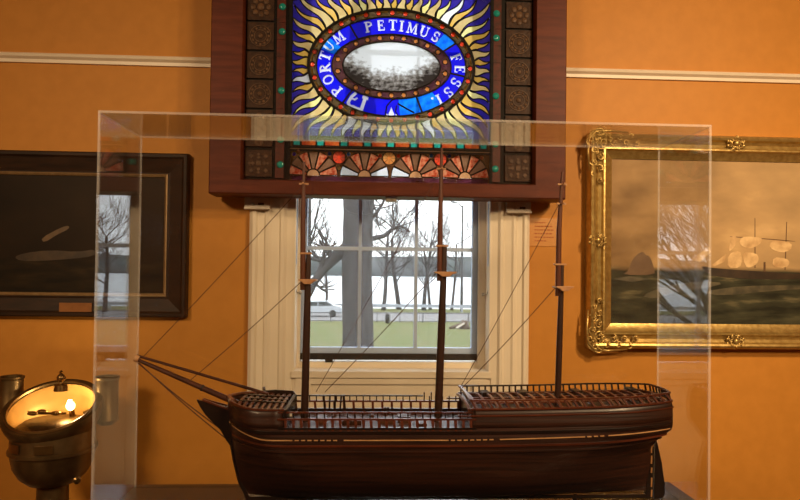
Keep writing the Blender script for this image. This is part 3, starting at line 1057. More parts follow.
# lower (and upper) border: jewel squares and fans
for sgn, nm in ((1, 'lower_border'), (-1, 'upper_border')):
    b0 = MB()
    (xa, za), (xb, zb_) = gp(-100.5, sgn * 117), gp(100.5, sgn * 74)
    b0.box(xa, xb, YG + .003, YG + .006, min(za, zb_), max(za, zb_))
    bo = b0.build(nm, g_brown, sg)
    BC = MB()
    lds = MB()
    for i in range(-5, 5):
        cx = -12.2 + 23.4 * i + 23.4
        for kx, hw, q in ((0, 3.5, 1), (11.7, 7.2, 0)):
            x = cx + kx - 11.2
            if abs(x) > 97:
                continue
            (x0, z0), (x1, z1) = gp(x - hw, sgn * 81.3), gp(x + hw, sgn * 75.2)
            MB().box(x0, x1, YG - .004, YG + .002, min(z0, z1), max(z0, z1)).build(('red_square', 'green_square')[q], (g_redsq, g_green)[q], bo)
            BC.box(x0, x1, YG - .03, YG + .03, min(z0, z1), max(z0, z1))
            lds.frame(x0, x1, min(z0, z1), max(z0, z1), [(-.003, YG + .002), (-.003, YG - .005), (.002, YG - .005), (.002, YG + .002)])
    gs = MB()
    (x0, z0), (x1, z1) = gp(-100, sgn * 85.2), gp(100, sgn * 84)
    gs.box(x0, x1, YG - .004, YG + .002, min(z0, z1), max(z0, z1))
    BC.box(x0, x1, YG - .03, YG + .03, min(z0, z1), max(z0, z1))
    gs.build('gold_slip', g_peach, bo)
    for i in range(6):
        (x0, z0), (x1, z1) = gp(-99 + 33 * i + .6, sgn * 116.5), gp(-99 + 33 * (i + 1) - .6, sgn * 111.8)
        MB().box(x0, x1, YG - .003, YG + .002, min(z0, z1), max(z0, z1)).build('plum_slip', g_purple, bo)
        BC.box(x0, x1, YG - .03, YG + .03, min(z0, z1), max(z0, z1))
    cents = [-77, -26, 25, 75]
    gm_ = [g_marble, g_tan, g_white, g_peach]
    for ci, cx in enumerate(cents):
        fm = MB()
        cy = 111
        for k in range(7):
            a0, a1 = PI * (k + .04) / 7, PI * (k + .96) / 7
            ro = 24
            pts = []
            for r, aa in ((6.5, a0), (6.5, (a0 + a1) / 2), (6.5, a1), (ro, a1), (ro + .4, (a0 + a1) / 2), (ro, a0)):
                pts.append(gp(cx - r * math.cos(aa), sgn * (cy - r * math.sin(aa))))
            fm.mi = 0 if k % 2 == 0 else 1
            if (ci, k) in ((1, 0), (1, 6), (2, 0)):
                fm.mi = 2
            for q in ((0, 1, 4, 5), (1, 2, 3, 4)):
                fm.prism([pts[i] for i in q], YG - .004, YG + .002)
            lds.tube([(x, YG - .005, z) for x, z in pts + pts[:1]], .0028, 4)
        BC.prism([gp(cx + 24 * math.cos(PI * j / 24), sgn * (cy - 24 * math.sin(PI * j / 24))) for j in range(25)], YG - .03, YG + .03)
        fm.mi = 3
        fm.prism([gp(cx + 6.2 * math.cos(PI * j / 12), sgn * (cy - 6.2 * math.sin(PI * j / 12))) for j in range(13)], YG - .005, YG + .002)
        lds.tube([(gp(cx + 6.4 * math.cos(PI * j / 12), sgn * (cy - 6.4 * math.sin(PI * j / 12)))[0], YG - .006, gp(cx, sgn * (cy - 6.4 * math.sin(PI * j / 12)))[1]) for j in range(13)], .003, 4)
        fm.build('fan', gm_, bo)
    for x, mt in ((-51.5, g_red), (-1.5, g_orange), (50, g_red)):
        c = gp(x, sgn * 92.5)
        BC.prism([(c[0] + .0305 * math.cos(2 * PI * j / 20), c[1] + .0305 * math.sin(2 * PI * j / 20)) for j in range(20)], YG - .03, YG + .03)
        MB().lathe([(.031, 0), (.031, .005), (.022, .009), (.008, .011)], (c[0], YG + .002, c[1]), (0, -1, 0), 20).build('rosette', mt, bo, smooth=True)
        lds.tube([(c[0] + .033 * math.cos(2 * PI * j / 20), YG - .006, c[1] + .033 * math.sin(2 * PI * j / 20)) for j in range(21)], .003, 4)
        for j in range(8):
            a = 2 * PI * j / 8
            lds.bar((c[0] + .008 * math.cos(a), YG - .010, c[1] + .008 * math.sin(a)), (c[0] + .03 * math.cos(a), YG - .005, c[1] + .03 * math.sin(a)), .002, .002)
    for x, y, mt in ((-61, 89, g_cyan), (-42, 89, g_cyan), (-10.5, 90, g_red), (8, 90, g_red), (41, 89, g_cyan), (59, 89, g_cyan), (-96, 90, g_blue), (-92, 87, g_orange), (92, 90, g_orange), (-51.5, 103, g_cream)):
        c = gp(x, sgn * y)
        MB().ball((c[0], YG - .003, c[1]), .0095, (1, .5, 1), 10, 6).build('dot', mt, bo, smooth=True)
    cut_out(bo, BC)
    lds.build('border_leads', m_lead, bo)
# latch under the frame
x = at(391, 202, 3.15).x
lm = MB().box(x - .028, x + .028, 3.13, 3.16, f0z - .022, f0z + .004)
lm.box(x - .022, x - .004, 3.122, 3.13, f0z - .018, f0z - .004).box(x + .006, x + .024, 3.122, 3.13, f0z - .018, f0z - .004)
lm.build('latch', m_steel, sg)
# the two plates under the frame
m_plate = pmat('painted_plate', (.62, .55, .46), (.55, .48, .40), scale=30, rough=.4, metal=.2)
for px, py in ((257.5, 204), (518.5, 208)):
    p = at(px, py, YW - .05)
    m = MB().box(p.x - .064, p.x + .064, YW - .058, YW - .036, p.z - .028, f0z + .002)
    m.box(p.x - .064, p.x + .064, YW - .075, YW - .058, p.z - .028, p.z - .020)
    pl_ = m.build('bracket_plate', m_plate, sg, bevel=.002)
    MB().box(p.x + .004, p.x + .034, YW - .0595, YW - .057, p.z - .006, p.z + .006).build('slot', m_black, pl_)
    MB().lathe([(.008, 0), (.008, .004), (.004, .006)], (p.x - .02, YW - .058, p.z), (0, -1, 0), 12).build('screw', m_steel, pl_, smooth=True)
# ------------------------------------------------------------------ display case
m_edge, nt, out = newmat('acrylic_edge')
df, tp = N(nt, 'ShaderNodeBsdfPrincipled'), N(nt, 'ShaderNodeBsdfTransparent')
df.inputs['Base Color'].default_value = (.92, .88, .84, 1)
df.inputs['Roughness'].default_value = .3
mx = N(nt, 'ShaderNodeMixShader')
mx.inputs[0].default_value = .24
nt.links.new(tp.outputs[0], mx.inputs[1]); nt.links.new(df.outputs[0], mx.inputs[2])
nt.links.new(mx.outputs[0], out.inputs[0])
m_base = pmat('dark_plinth_lacquer', (.030, .026, .026), (.022, .019, .019), scale=6, rough=.14, spec=.5)
CF, CB = 1.90, 2.247
CX0, CX1 = at(94.5, 300, CF).x, at(711, 300, CF).x
CT = (at(99, 109, CF).z + at(711, 126, CF).z) / 2
BZ = at(133, 487, CB).z
TH = .007
dc = thing('display_case', ((CX0 + CX1) / 2, (CF + CB) / 2, 0), 'large clear acrylic display case on a dark plinth around the ship model', 'display case')
b = MB().box(CX0 - .004, CX1 + .055, CF - .03, CB + .03, BZ - .05, BZ)
b.build('plinth_top', m_base, dc, bevel=.004)
MB().box(CX0 + .02, CX1 + .03, CF + .0, CB + .0, 0, BZ - .05).build('plinth', m_base, dc)
def panel(name, x0, x1, y0, y1, z0, z1, thin):
    m = MB().box(x0, x1, y0, y1, z0, z1)
    m.bm.normal_update()
    for f in m.bm.faces:
        c = f.calc_center_median()
        ext = [x1 - x0, y1 - y0, z1 - z0]
        n = max(range(3), key=lambda i: abs(f.normal[i]))
        f.material_index = 0 if n == thin else 1
    return m.build(name, [m_acr, m_edge], dc)
panel('front_panel', CX0 + TH, CX1 - TH, CF, CF + TH, BZ, CT - TH, 1)
panel('back_panel', CX0 + TH, CX1 - TH, CB - TH, CB, BZ, CT - TH, 1)
panel('side_panel', CX0, CX0 + TH, CF, CB, BZ, CT - TH, 0)
panel('side_panel', CX1 - TH, CX1, CF, CB, BZ, CT - TH, 0)
panel('top_panel', CX0, CX1, CF, CB, CT - TH, CT, 2)

# ------------------------------------------------------------------ ship model
m_hull = pmat('dark_mahogany_hull', S(64, 34, 22), S(30, 17, 12), scale=6, stretch=(.5, 1, 16), rough=.38, bump=.12, coat=.15, ramp=(.3, .7))
m_hull2 = pmat('red_mahogany', S(98, 46, 26), S(66, 30, 17), scale=9, stretch=(.7, 1, 5), rough=.33, coat=.25)
m_dark = pmat('ebonised_wood', S(34, 20, 14), S(22, 13, 10), scale=12, rough=.35, coat=.2)
m_beam = pmat('worn_red_beam', S(132, 84, 62), S(90, 50, 34), scale=25, rough=.35, coat=.3)
m_deck = pmat('varnished_deck', S(84, 50, 30), S(58, 34, 20), scale=9, stretch=(.6, 12, 1), rough=.42, coat=.12)
m_mast = pmat('mast_wood', S(56, 32, 22), S(38, 22, 15), scale=14, stretch=(1, 1, .2), rough=.4)
m_topm = pmat('topmast_wood', S(104, 56, 34), S(76, 40, 24), scale=14, stretch=(1, 1, .2), rough=.4)
m_pale = pmat('pale_fitting_wood', S(206, 160, 114), S(180, 130, 88), scale=20, rough=.45)
m_bow = pmat('bowsprit_wood', S(84, 46, 30), S(54, 29, 19), scale=12, rough=.35, coat=.2)
m_stripe = pmat('cream_stripe', S(206, 160, 110), S(184, 136, 88), scale=20, rough=.4)
m_thread = pmat('dark_thread', S(74, 42, 26), rough=.8)
YC = 2.078
HB = .146
def zat(y, Y=YC): return at(366, y, Y).z
ZK, ZT = zat(496), at(380, 429, 1.932).z
def prof(pts):
    L = sorted([(at(px, py, YC).z, at(px, py, YC).x) for px, py in pts])
    def f(z):
        if z <= L[0][0]: return L[0][1]
        for (z0, x0), (z1, x1) in zip(L, L[1:]):
            if z <= z1:
                return x0 + (x1 - x0) * (z - z0) / (z1 - z0)
        return L[-1][1]
    return f
xstem = prof([(249, 498), (241, 482), (236, 462), (232, 440), (229.5, 420), (228, 405), (229, 395), (232, 385)])
xstern = prof([(648, 498), (651, 455), (652, 446), (657, 438), (658, 431), (660, 425), (661, 411), (661, 399), (659, 390), (657, 380)])
def sstep(a, b, x):
    x = max(0, min(1, (x - a) / (b - a)))
    return x * x * (3 - 2 * x)
def hb(s, z):
    t = (z - ZK) / (ZT - ZK)
    tc = max(0, min(t, 1))
    mid = (1 - (1 - tc) ** 3.2) ** .6 * (1 - .10 * max(0, t - .85) / .4)
    Lb = .085 + .24 * (1 - tc)
    eb = math.sin(PI / 2 * min(1, s / Lb)) ** .62 if s > 0 else 0
    w1 = sstep(.60, .92, t) * .60
    Lr = .16 + .34 * (1 - tc)
    es = w1 + (1 - w1) * math.sin(PI / 2 * min(1, (1 - s) / Lr)) ** .75 if s < 1 else w1
    return max(.005, HB * mid * eb * es)
def sheer(s):
    return .016 * max(0, (s - .55) / .45) ** 1.6 + .012 * max(0, (.10 - s) / .10) ** 1.5
def P(s, z, side, inset=0.0, dz=None):
    """point on the planking; z is the nominal level, raised with the sheer"""
    zz = z + (sheer(s) if dz is None else dz)
    x = xstem(zz) + (xstern(zz) - xstem(zz)) * s
    return Vector((x, YC + side * max(0.002, hb(s, z) - inset), zz))
def sx(px, py=420):
    """length fraction for a column of the picture at the middle plane"""
    z = zat(py)
    return (at(px, py, YC).x - xstem(z)) / (xstern(z) - xstem(z))
ship = thing('ship_model', (at(440, 497, YC).x, YC, BZ), 'dark wooden three-masted ship model with bare spars inside the acrylic case', 'ship model')
def svals(a, b, n, dense=True):
    return [a + (b - a) * i / n for i in range(n + 1)]
SS = [0, .004, .010, .018, .028, .04, .055, .07, .09, .11, .14] + [.14 + .72 * i / 30 for i in range(1, 31)] + [.88, .90, .92, .94, .96, .975, .988, 1]
def skin(name, ss, zs, mat, cap_stern=True, thick=None):
    m = MB()
    grid = {}
    for side in (-1, 1):
        grid[side] = [[m.bm.verts.new(P(s, z, side)) for z in zs] for s in ss]
        g = grid[side]
        for i in range(len(ss) - 1):
            for j in range(len(zs) - 1):
                m.face((g[i][j], g[i + 1][j], g[i + 1][j + 1], g[i][j + 1]))
    if ss[-1] >= .999:
        a, b = grid[-1][-1], grid[1][-1]
        for j in range(len(zs) - 1):
            m.face((a[j], b[j], b[j + 1], a[j + 1]))
    if ss[0] <= .001:
        a, b = grid[-1][0], grid[1][0]
        for j in range(len(zs) - 1):
            m.face((a[j], a[j + 1], b[j + 1], b[j]))
    return m, grid
zs = [ZK + (ZT - ZK) * u for u in (0, .02, .05, .09, .14, .2, .27, .34, .42, .5, .57, .63, .69, .75, .81, .86, .91, .95, 1)]
m, g = skin('hull', SS, zs, m_hull)
for i in range(len(SS) - 1):
    m.face((g[-1][i][0], g[1][i][0], g[1][i + 1][0], g[-1][i + 1][0]))
m.build('hull', m_hull, ship, smooth=True, auto=50)
# solid bow and after bulwarks above the waist
ZF = at(255, 409, 1.96).z
ZQ = at(560, 410, 1.945).z
sF, sQ = sx(289), sx(465)
m, g = skin('b', [s for s in SS if s <= sF - .003] + [sF], [ZT + (ZF - ZT) * u / 4 for u in range(5)], m_hull)
bo_ = m.build('bow_bulwark', m_hull, ship, smooth=True, auto=50)
md = bo_.modifiers.new('thickness', 'SOLIDIFY'); md.thickness = .006
m, g = skin('b', [sQ] + [s for s in SS if s > sQ + .003], [ZT + (ZQ - ZT) * u / 4 for u in range(5)], m_hull)
qb = m.build('stern_bulwark', m_hull, ship, smooth=True, auto=50)
md = qb.modifiers.new('thickness', 'SOLIDIFY'); md.thickness = .006
# decks
def deck(name, a, b, z, mat, inset=.006, n=40):
    m = MB()
    top = []
    for i in range(n + 1):
        s = a + (b - a) * i / n
        p, q = P(s, z, -1, inset), P(s, z, 1, inset)
        top.append([m.bm.verts.new(v) for v in (p, q, q - Vector((0, 0, .006)), p - Vector((0, 0, .006)))])
    for u, v in zip(top, top[1:]):
        for k in range(4):
            m.face((u[k], u[(k + 1) % 4], v[(k + 1) % 4], v[k]))
    m.face(top[0][::-1]); m.face(top[-1])
    return m.build(name, mat, ship)
deck('main_deck', .02, .97, ZT - .012, m_deck)
# keel, stem, sternpost and rudder
kl = MB()
kl.sweep([(xstem(ZK) - .002, YC, ZK - .004), (xstern(ZK), YC, ZK - .004)], .012, .012)
kl.build('keel', m_dark, ship)
stp = MB()
zz = [ZK - .008 + (zat(408) - ZK) * i / 16 for i in range(17)]
stp.prism([(xstem(z) - .008, z) for z in zz] + [(xstem(z) + .006, z) for z in reversed(zz)], YC - .007, YC + .007)
stp.build('stem', m_dark, ship)
pp = lambda px, py: (lambda v: (v.x, v.z))(at(px, py, YC))
MB().prism([pp(*q) for q in ((645, 498), (652, 498), (653, 446), (648, 446))], YC - .007, YC + .007).build('sternpost', m_dark, ship)
m_pint = pmat('brass_pintle', S(196, 140, 86), rough=.4, metal=.3)
rud = MB().prism([pp(*q) for q in ((653.5, 499), (661, 498), (664, 494), (664, 484), (661, 462), (657, 444), (655, 438), (654.5, 446))], YC - .006, YC + .006).build('rudder', m_dark, ship)
pm = MB()
for a, b in ((445, 452), (455, 463), (467, 472), (477, 486), (489, 496)):
    p, q = pp(650.6, a), pp(650.2, b)
    pm.bar((p[0], YC - .008, p[1]), (q[0], YC - .008, q[1]), .0045, .003, (0, 1, 0))
pm.build('pintle', m_pint, rud)
MB().prism([pp(*q) for q in ((197, 399.5), (229, 407), (231, 446), (226.5, 440), (221, 430), (214, 423), (206, 415), (200, 406))], YC - .005, YC + .005).build('beakhead', m_dark, ship)
bh = MB()
for sd in (-1, 1):
    a, b = at(203, 400, YC), at(231, 409, YC)
    bh.bar(a + Vector((0, sd * .006, .002)), Vector((b.x + .006, YC + sd * .02, b.z)), .005, .006)
bh.build('head_rail', m_hull2, ship)

# wales and rails along the hull
def railrun(name, z, a, b, mat, w_, h_, out_=.0015, n=60, sides=(-1, 1), parent=None):
    m = MB()
    for sd in sides:
        pts = []
        for i in range(n + 1):
            s = a + (b - a) * i / n
            p = P(s, z, sd)
            p.y += sd * out_
            pts.append(p)
        m.sweep(pts, w_, h_)
    return m.build(name, mat, parent or ship)
ZW1 = at(380, 420, 1.932).z     # waist middle rail
ZW2 = at(380, 413.5, 1.932).z    # waist top rail
ZQ1 = at(560, 409.5, 1.942).z
ZQ2 = at(560, 401, 1.945).z     # after rail
for py, mt, hh in ((433, m_dark, .008), (446, m_hull2, .006), (452, m_hull, .005)):
    railrun('wale', at(380, py, 1.932).z, .012, .995, mt, .007, hh, .001)
# cream stripe broken into dashes by the little ports
zs_ = at(380, 440.3, 1.932).z
def dz_stripe(s):
    return .030 * max(0, (.09 - s) / .09) ** 1.3 + .022 * max(0, (s - .5) / .5) ** 1.4
def stripe(m, a, b, h=.0029):
    n = max(2, int((b - a) * 90))
    for sd in (-1, 1):
        pts = []
        for i in range(n + 1):
            s = a + (b - a) * i / n
            p = P(s, zs_, sd, 0, dz_stripe(s))
            p.y += sd * .002
            pts.append(p)
        m.sweep(pts, .003, h)
m = MB()
dashes = [(297, 345), (443, 491), (570, 592)]
px = 229.5
segs, cur = [], 0.004
for a, b in dashes:
    segs.append((cur, sx(a)))
    x = a + 2.2
    while x + 4 < b:
        segs.append((sx(x), sx(x + 3.8)))
        x += 6
    cur = sx(b)
segs.append((cur, .992))
for a, b in segs:
    stripe(m, a, b)
m.build('stripe', m_stripe, ship)
# waist rails on both sides with timberheads
for sd in (-1, 1):
    r1 = railrun('waist_rail', ZW1, sF - .01, sQ + .01, m_hull2, .008, .0055, 0, sides=(sd,))
    n = 17 if sd > 0 else 24
    for i in range(n + 1):
        s = sF + .006 + (sQ - sF - .008) * i / n
        if i % 9 == 7 and sd == 2:
            continue
        p, q = P(s, ZT - .012, sd, .003), P(s, ZW1, sd, .003)
        MB().bar(p, q, .0066 if sd > 0 else .0085, .0078, (1, 0, 0)).build('timberhead', m_hull2, r1)
    r2 = railrun('top_rail', ZW2, sF - .01, sx(427) if sd > 0 else sQ + .004, m_dark if sd > 0 else m_hull2, .006, .0042, -.001, sides=(sd,))
    for i in range(25):
        s = sF + (sQ - sF) * (i + .5) / 25
        if s > sx(424) and sd > 0 and s < sx(432):
            continue
        p, q = P(s, ZW1, sd, .002), P(s, ZW2, sd, .002)
        MB().bar(p, q, .004, .004, (1, 0, 0)).build('stanchion', m_dark, r2)
    railrun('covering_board', ZT, sF - .01, sQ + .01, m_dark, .012, .005, -.003, sides=(sd,))
fx = MB()
for px_, y0, y1 in ((424, 390, 400), (431.5, 390, 400)):
    s = sx(px_ + 4)
    p = P(s, ZW1, 1, .002)
    fx.bar(p, p + Vector((0, 0, .032)), .004, .004, (1, 0, 0))
fx.build('gangway_post', m_dark, ship)
for px_, dx in ((322, 0), (327, 1.5), (333, 1), (338.5, 2), (344, -1)):
    s = sx(px_)
    p, q = P(s, ZT, 1, .008), P(sx(px_ + dx), ZW2, 1, .004)
    MB().bar(p, q + Vector((0, 0, .003)), .006, .006, (1, 0, 0)).build('chain_plate', m_dark, ship)
# lines of pin racks and deck fittings in the waist
ft = MB()
for px_, w_, h_, dy in ((345, .010, .012, .05), (372, .014, .010, .08), (386, .05, .012, 0), (352, .06, .014, -.02), (404, .04, .020, .01), (420, .03, .012, -.05), (322, .03, .018, .0)):
    p = P(sx(px_), ZT - .012, 1)
    ft.box(p.x - w_ / 2, p.x + w_ / 2, YC + dy - .028, YC + dy + .028, p.z, p.z + h_)
ft.build('hatch', m_deck, ship)
for px_, dy in ((386, .11), (389, .11), (393, .11)):
    p = P(sx(px_), ZT - .012, 1)
    MB().box(p.x - .004, p.x + .004, YC + dy - .004, YC + dy + .004, p.z, p.z + .024).build('bitt', m_dark, ship)
# forecastle: solid far bulwark, round bow rim and open deck beams
ZFF = at(270, 389.8, 2.205).z
fw = MB()
rows_ = []
for i in range(15):
    s = .045 + (sF + .008 - .045) * i / 14
    zt_ = ZFF - .004 * abs(i - 7) / 7 - (.012 if i in (0, 14) else 0)
    a = P(s, ZF - .004, 1, .002); b = Vector((a.x, a.y, zt_))
    rows_.append([fw.bm.verts.new(v) for v in (a, b, b - Vector((0, .005, 0)), a - Vector((0, .005, 0)))])
for u, v in zip(rows_, rows_[1:]):
    for k in range(4):
        fw.face((u[k], u[(k + 1) % 4], v[(k + 1) % 4], v[k]))
fw.face(rows_[0]); fw.face(rows_[-1][::-1])
fw.build('far_bulwark', m_dark, ship)
rim = MB()
pts = [P(s, ZF, -1, .002) for s in [sF + .004] + [s for s in reversed(SS) if s < sF]] + [P(s, ZF, 1, .002) for s in SS if s < sF] + [P(sF, ZF, 1, .002)]
rim.sweep(pts, .008, .006)
rim.build('bow_rail', m_hull2, ship)
br = MB()
pts = [P(s, ZF + .006, -1, .008) for s in (.016, .008, .002)] + [P(s, ZF + .006, 1, .008) for s in (.002, .008, .016, .03, .045)]
br.sweep(pts, .012, .005)
br.build('bow_breasthook', m_beam, ship)
for i in range(8):
    s = .034 + (sF - .040) * i / 7
    a, b = P(s, ZF - .003, -1, .004), P(s, ZF - .003, 1, .004)
    n = 6
    pts = [a.lerp(b, j / n) + Vector((0, 0, .006 * math.sin(PI * j / n))) for j in range(n + 1)]
    m = MB()
    m.sweep(pts, .0085, .006)
    m.build('forecastle_beam', m_beam, ship)
m = MB()
for off in (-.045, 0, .05):
    a, b = P(.03, ZF + .003, 1), P(sF, ZF + .003, 1)
    m.bar((a.x, YC + off, a.z), (b.x, YC + off, b.z), .009, .006)
m.build('forecastle_stringer', m_dark, ship)
deck('forecastle_deck', .03, sF + .002, ZF - .022, m_dark, .012, 14)
m = MB()
p, q = P(sF + .002, ZT - .012, -1, .01), P(sF + .002, ZF - .004, 1, .01)
for k in range(9):
    y = p.y + (q.y - p.y) * k / 8
    m.box(p.x - .004, p.x + .004, y - .006, y + .006, p.z, q.z)
m.bar((p.x, p.y, q.z), (p.x, q.y, q.z), .008, .008)
m.build('forecastle_bulkhead', m_dark, ship)
# bell and catheads
MB().lathe([(.0, .020), (.005, .019), (.007, .010), (.010, .0)], (P(sF + .012, ZW1, -1).x, YC - .09, ZW1 - .01), n=12).build('bell', m_steel, ship, smooth=True)
for sd in (-1, 1):
    a = P(.07, ZF + .006, sd, .03); b = a + Vector((-.012, sd * .05, .008))
    if sd > 0:
        MB().bar(a, b, .008, .008).build('cathead', m_dark, ship)
# quarterdeck
sE = .992
for sd in (-1, 1):
    r = railrun('quarter_rail', ZQ2, sQ - .002, 1.0, m_hull2 if sd < 0 else m_dark, .0075, .0048, -.002, sides=(sd,))
    railrun('quarter_sill', ZQ1, sQ - .002, 1.0, m_hull2, .008, .0055, 0, sides=(sd,))
    railrun('quarter_moulding', at(560, 416, 1.94).z, sQ - .03, 1.0, m_hull2, .006, .004, .001, sides=(sd,))
    n = 30 if sd > 0 else 24
    for i in range(n + 1):
        s = sQ + .004 + (sE - sQ - .004) * i / n
        p, q = P(s, ZQ1, sd, .003), P(s, ZQ2, sd, .004)
        if sd < 0:
            p.x += .008
            q.x -= .006
        MB().bar(p, q, .0050 if sd > 0 else .0078, .0055, (1, 0, 0)).build('baluster', m_dark if sd > 0 else m_hull2, r)
# stern rail round the taffrail
for nm, z, mt, w_, h_ in (('taffrail', ZQ2, m_hull2, .0075, .005), ('stern_sill', ZQ1, m_hull2, .008, .0055), ('stern_moulding', at(560, 416, 1.94).z, m_hull2, .006, .005)):
    a, b = P(1, z, -1), P(1, z, 1)
    m = MB()
    m.sweep([a.lerp(b, j / 10) + Vector((.010 * math.sin(PI * j / 10), 0, 0)) for j in range(11)], w_, h_)
    t_ = m.build(nm, mt, ship)
    if nm == 'taffrail':
        for j in range(9):
            a2, b2 = P(1, ZQ1, -1), P(1, ZQ1, 1)
            u = (j + .5) / 9
            o_ = Vector((.010 * math.sin(PI * u) - .002, 0, 0))
            MB().bar(a2.lerp(b2, u) + o_, a.lerp(b, u) + o_, .005, .005, (1, 0, 0)).build('baluster', m_dark, t_)
deck('quarter_deck', sQ + .004, .985, ZQ1 - .018, m_dark, .012, 24)
for i in range(19):
    s = sQ + .012 + (.975 - sQ - .012) * i / 18
    a, b = P(s, ZQ1, -1, .005), P(s, ZQ1, 1, .005)
    n = 8
    m = MB()
    m.sweep([a.lerp(b, j / n) + Vector((0, 0, .013 * math.sin(PI * j / n))) for j in range(n + 1)], .0085, .006)
    m.build('deck_beam', m_beam if i < 9 else m_hull2, ship)
m = MB()
for off in (-.075, 0, .075):
    pts = [Vector((P(sQ + .01 + (.97 - sQ) * j / 20, ZQ1, 1).x, YC + off, P(sQ + .01 + (.97 - sQ) * j / 20, ZQ1, 1).z + .008)) for j in range(21)]
    m.sweep(pts, .010, .005)
m.build('deck_stringer', m_hull2, ship)
m = MB()
for px_, w_ in ((489, 8), (528, 9), (583, 8), (640, 9)):
    a = P(sx(px_), ZQ1, 1)
    m.box(a.x - w_ * .0016, a.x + w_ * .0016, YC + .05, YC + .10, a.z - .012, a.z + .016)
m.build('skylight', m_dark, ship)
# break of the quarterdeck: curved brackets, cross rail and dark bulkhead
m = MB()
a, b = P(sQ, ZQ2, -1, .003), P(sQ, ZQ2, 1, .003)
m.sweep([a.lerp(b, j / 10) + Vector((-.012 * math.sin(PI * j / 10) * 0 , 0, .004 * math.sin(PI * j / 10))) for j in range(11)], .009, .007)
a, b = P(sQ - .004, ZQ1 - .004, -1, .003), P(sQ - .004, ZQ1 - .004, 1, .003)
m.sweep([a.lerp(b, j / 10) + Vector((0, 0, .010 * math.sin(PI * j / 10))) for j in range(11)], .009, .008)
m.build('break_rail', m_beam, ship)
m = MB()
a, b = P(sQ + .004, ZT - .012, -1, .006), P(sQ + .004, ZQ1, 1, .006)
m.box(a.x, a.x + .006, a.y, b.y, a.z, b.z)
m.build('quarterdeck_bulkhead', m_dark, ship)

# masts
def mast(name, base, head, top_y, cap_y, tm, xt_y, rb, tplat, xt2=None):
    bp, hp = at(*base, YC), at(*head, YC)
    bp = Vector((bp.x, YC, ZT - .02))
    k = YC / F
    o = MB().tube([bp, bp.lerp(hp, .5), bp.lerp(hp, .8), hp], [rb, rb * .96, rb * .82, rb * .62], 14).build(name, m_mast, ship, smooth=True, auto=60)
    # platform of the top
    c = at((tplat[0] + tplat[1]) / 2, top_y, YC)
    hw = (tplat[1] - tplat[0]) / 2 * k
    t = MB()
    t.prism([(c.x - hw, c.z + .006), (c.x + hw, c.z + .006), (c.x + hw * .96, c.z + .001), (c.x + hw * .6, c.z - .002), (c.x + hw * .35, c.z - .010), (c.x - hw * .35, c.z - .010), (c.x - hw * .6, c.z - .002), (c.x - hw * .96, c.z + .001)], YC - .026, YC + .026)
    t.build('mast_top', m_pale, o, bevel=.0015)
    c = at((tm[0][0] + head[0]) / 2, cap_y, YC)
    MB().box(c.x - .019, c.x + .019, YC - .010, YC + .010, c.z - .003, c.z + .003).build('mast_cap', m_pale, o, bevel=.001)
    pts = [at(*q, YC) for q in tm]
    q_ = MB().tube(pts, [.0095, .0085, .0045][:len(pts)], 10).build('topmast', m_topm, o, smooth=True, auto=60)
    for xy in xt_y:
        u = (xy - tm[0][1]) / (tm[-1][1] - tm[0][1])
        c = pts[0].lerp(pts[-1], u)
        MB().box(c.x - .015, c.x + .015, YC - .005, YC + .005, c.z - .0025, c.z + .0025).bar(c + Vector((0, -.03, 0)), c + Vector((0, .03, 0)), .004, .004).build('crosstree', m_pale, o)
    return o
mast('fore_mast', (304.5, 412), (308.6, 254), 281, 253.5, [(303, 290), (303, 230), (304, 162)], [184], .0125, (299, 317))
mast('main_mast', (438, 412), (444.6, 246), 273.5, 246, [(439.5, 281), (440.3, 220), (441.6, 148)], [169], .0130, (434, 456))
mast('mizzen_mast', (557, 404), (562, 264), 288, 264.5, [(558, 296), (559, 230), (562.5, 172)], [204, 184.5], .0105, (554, 572))
# bowsprit and jib boom
tip, heel = at(137, 359.5, YC), at(262, 414, YC)
bs = MB().tube([tip, tip.lerp(heel, .25), tip.lerp(heel, .7), heel], [.0055, .0078, .0098, .0105], 12).build('bowsprit', m_bow, ship, smooth=True, auto=60)
a, b = at(137, 357.5, YC - .0), at(268, 394, YC + .02)
MB().tube([a + Vector((0, 0, .006)), b], [.0042, .0052], 10).build('jib_boom', m_bow, bs, smooth=True, auto=60)
d = (heel - tip).normalized()
MB().lathe([(.006, -.006), (.0115, -.006), (.0125, .0), (.0115, .007), (.006, .007)], tip + Vector((0, 0, .003)), d, 14).build('bowsprit_cap', m_pale, bs, smooth=True, auto=40)
a = at(203, 388, YC)
MB().lathe([(.009, -.003), (.0108, -.003), (.0108, .003), (.009, .003)], tip.lerp(heel, .52), d, 14).build('bowsprit_band', m_black, bs)
def stay(p, q, r=.0014):
    a, b = at(*p, YC), at(*q, YC)
    MB().tube([a.lerp(b, i / 6) - Vector((0, 0, .006 * math.sin(PI * i / 6))) for i in range(7)], r, 6).build('stay', m_thread, ship)
stay((143, 357), (304, 184), .0012)
stay((187, 383), (302, 281))
stay((316, 392), (441, 169), .0012)
stay((325, 392), (436, 273))
stay((460, 388), (559, 204), .0012)
stay((462, 388), (556, 287))
stay((139, 363), (229, 441), .0018)
stay((138, 363), (225, 432), .0018)
# stand
for px_ in (348, 575):
    p = at(px_, 497, YC)
    m = MB().lathe([(.014, 0), (.014, .003), (.007, .006), (.007, ZK - BZ + .004)], (p.x, YC, BZ), n=14)
    m.build('stand_post', m_dark, ship, smooth=True, auto=40)
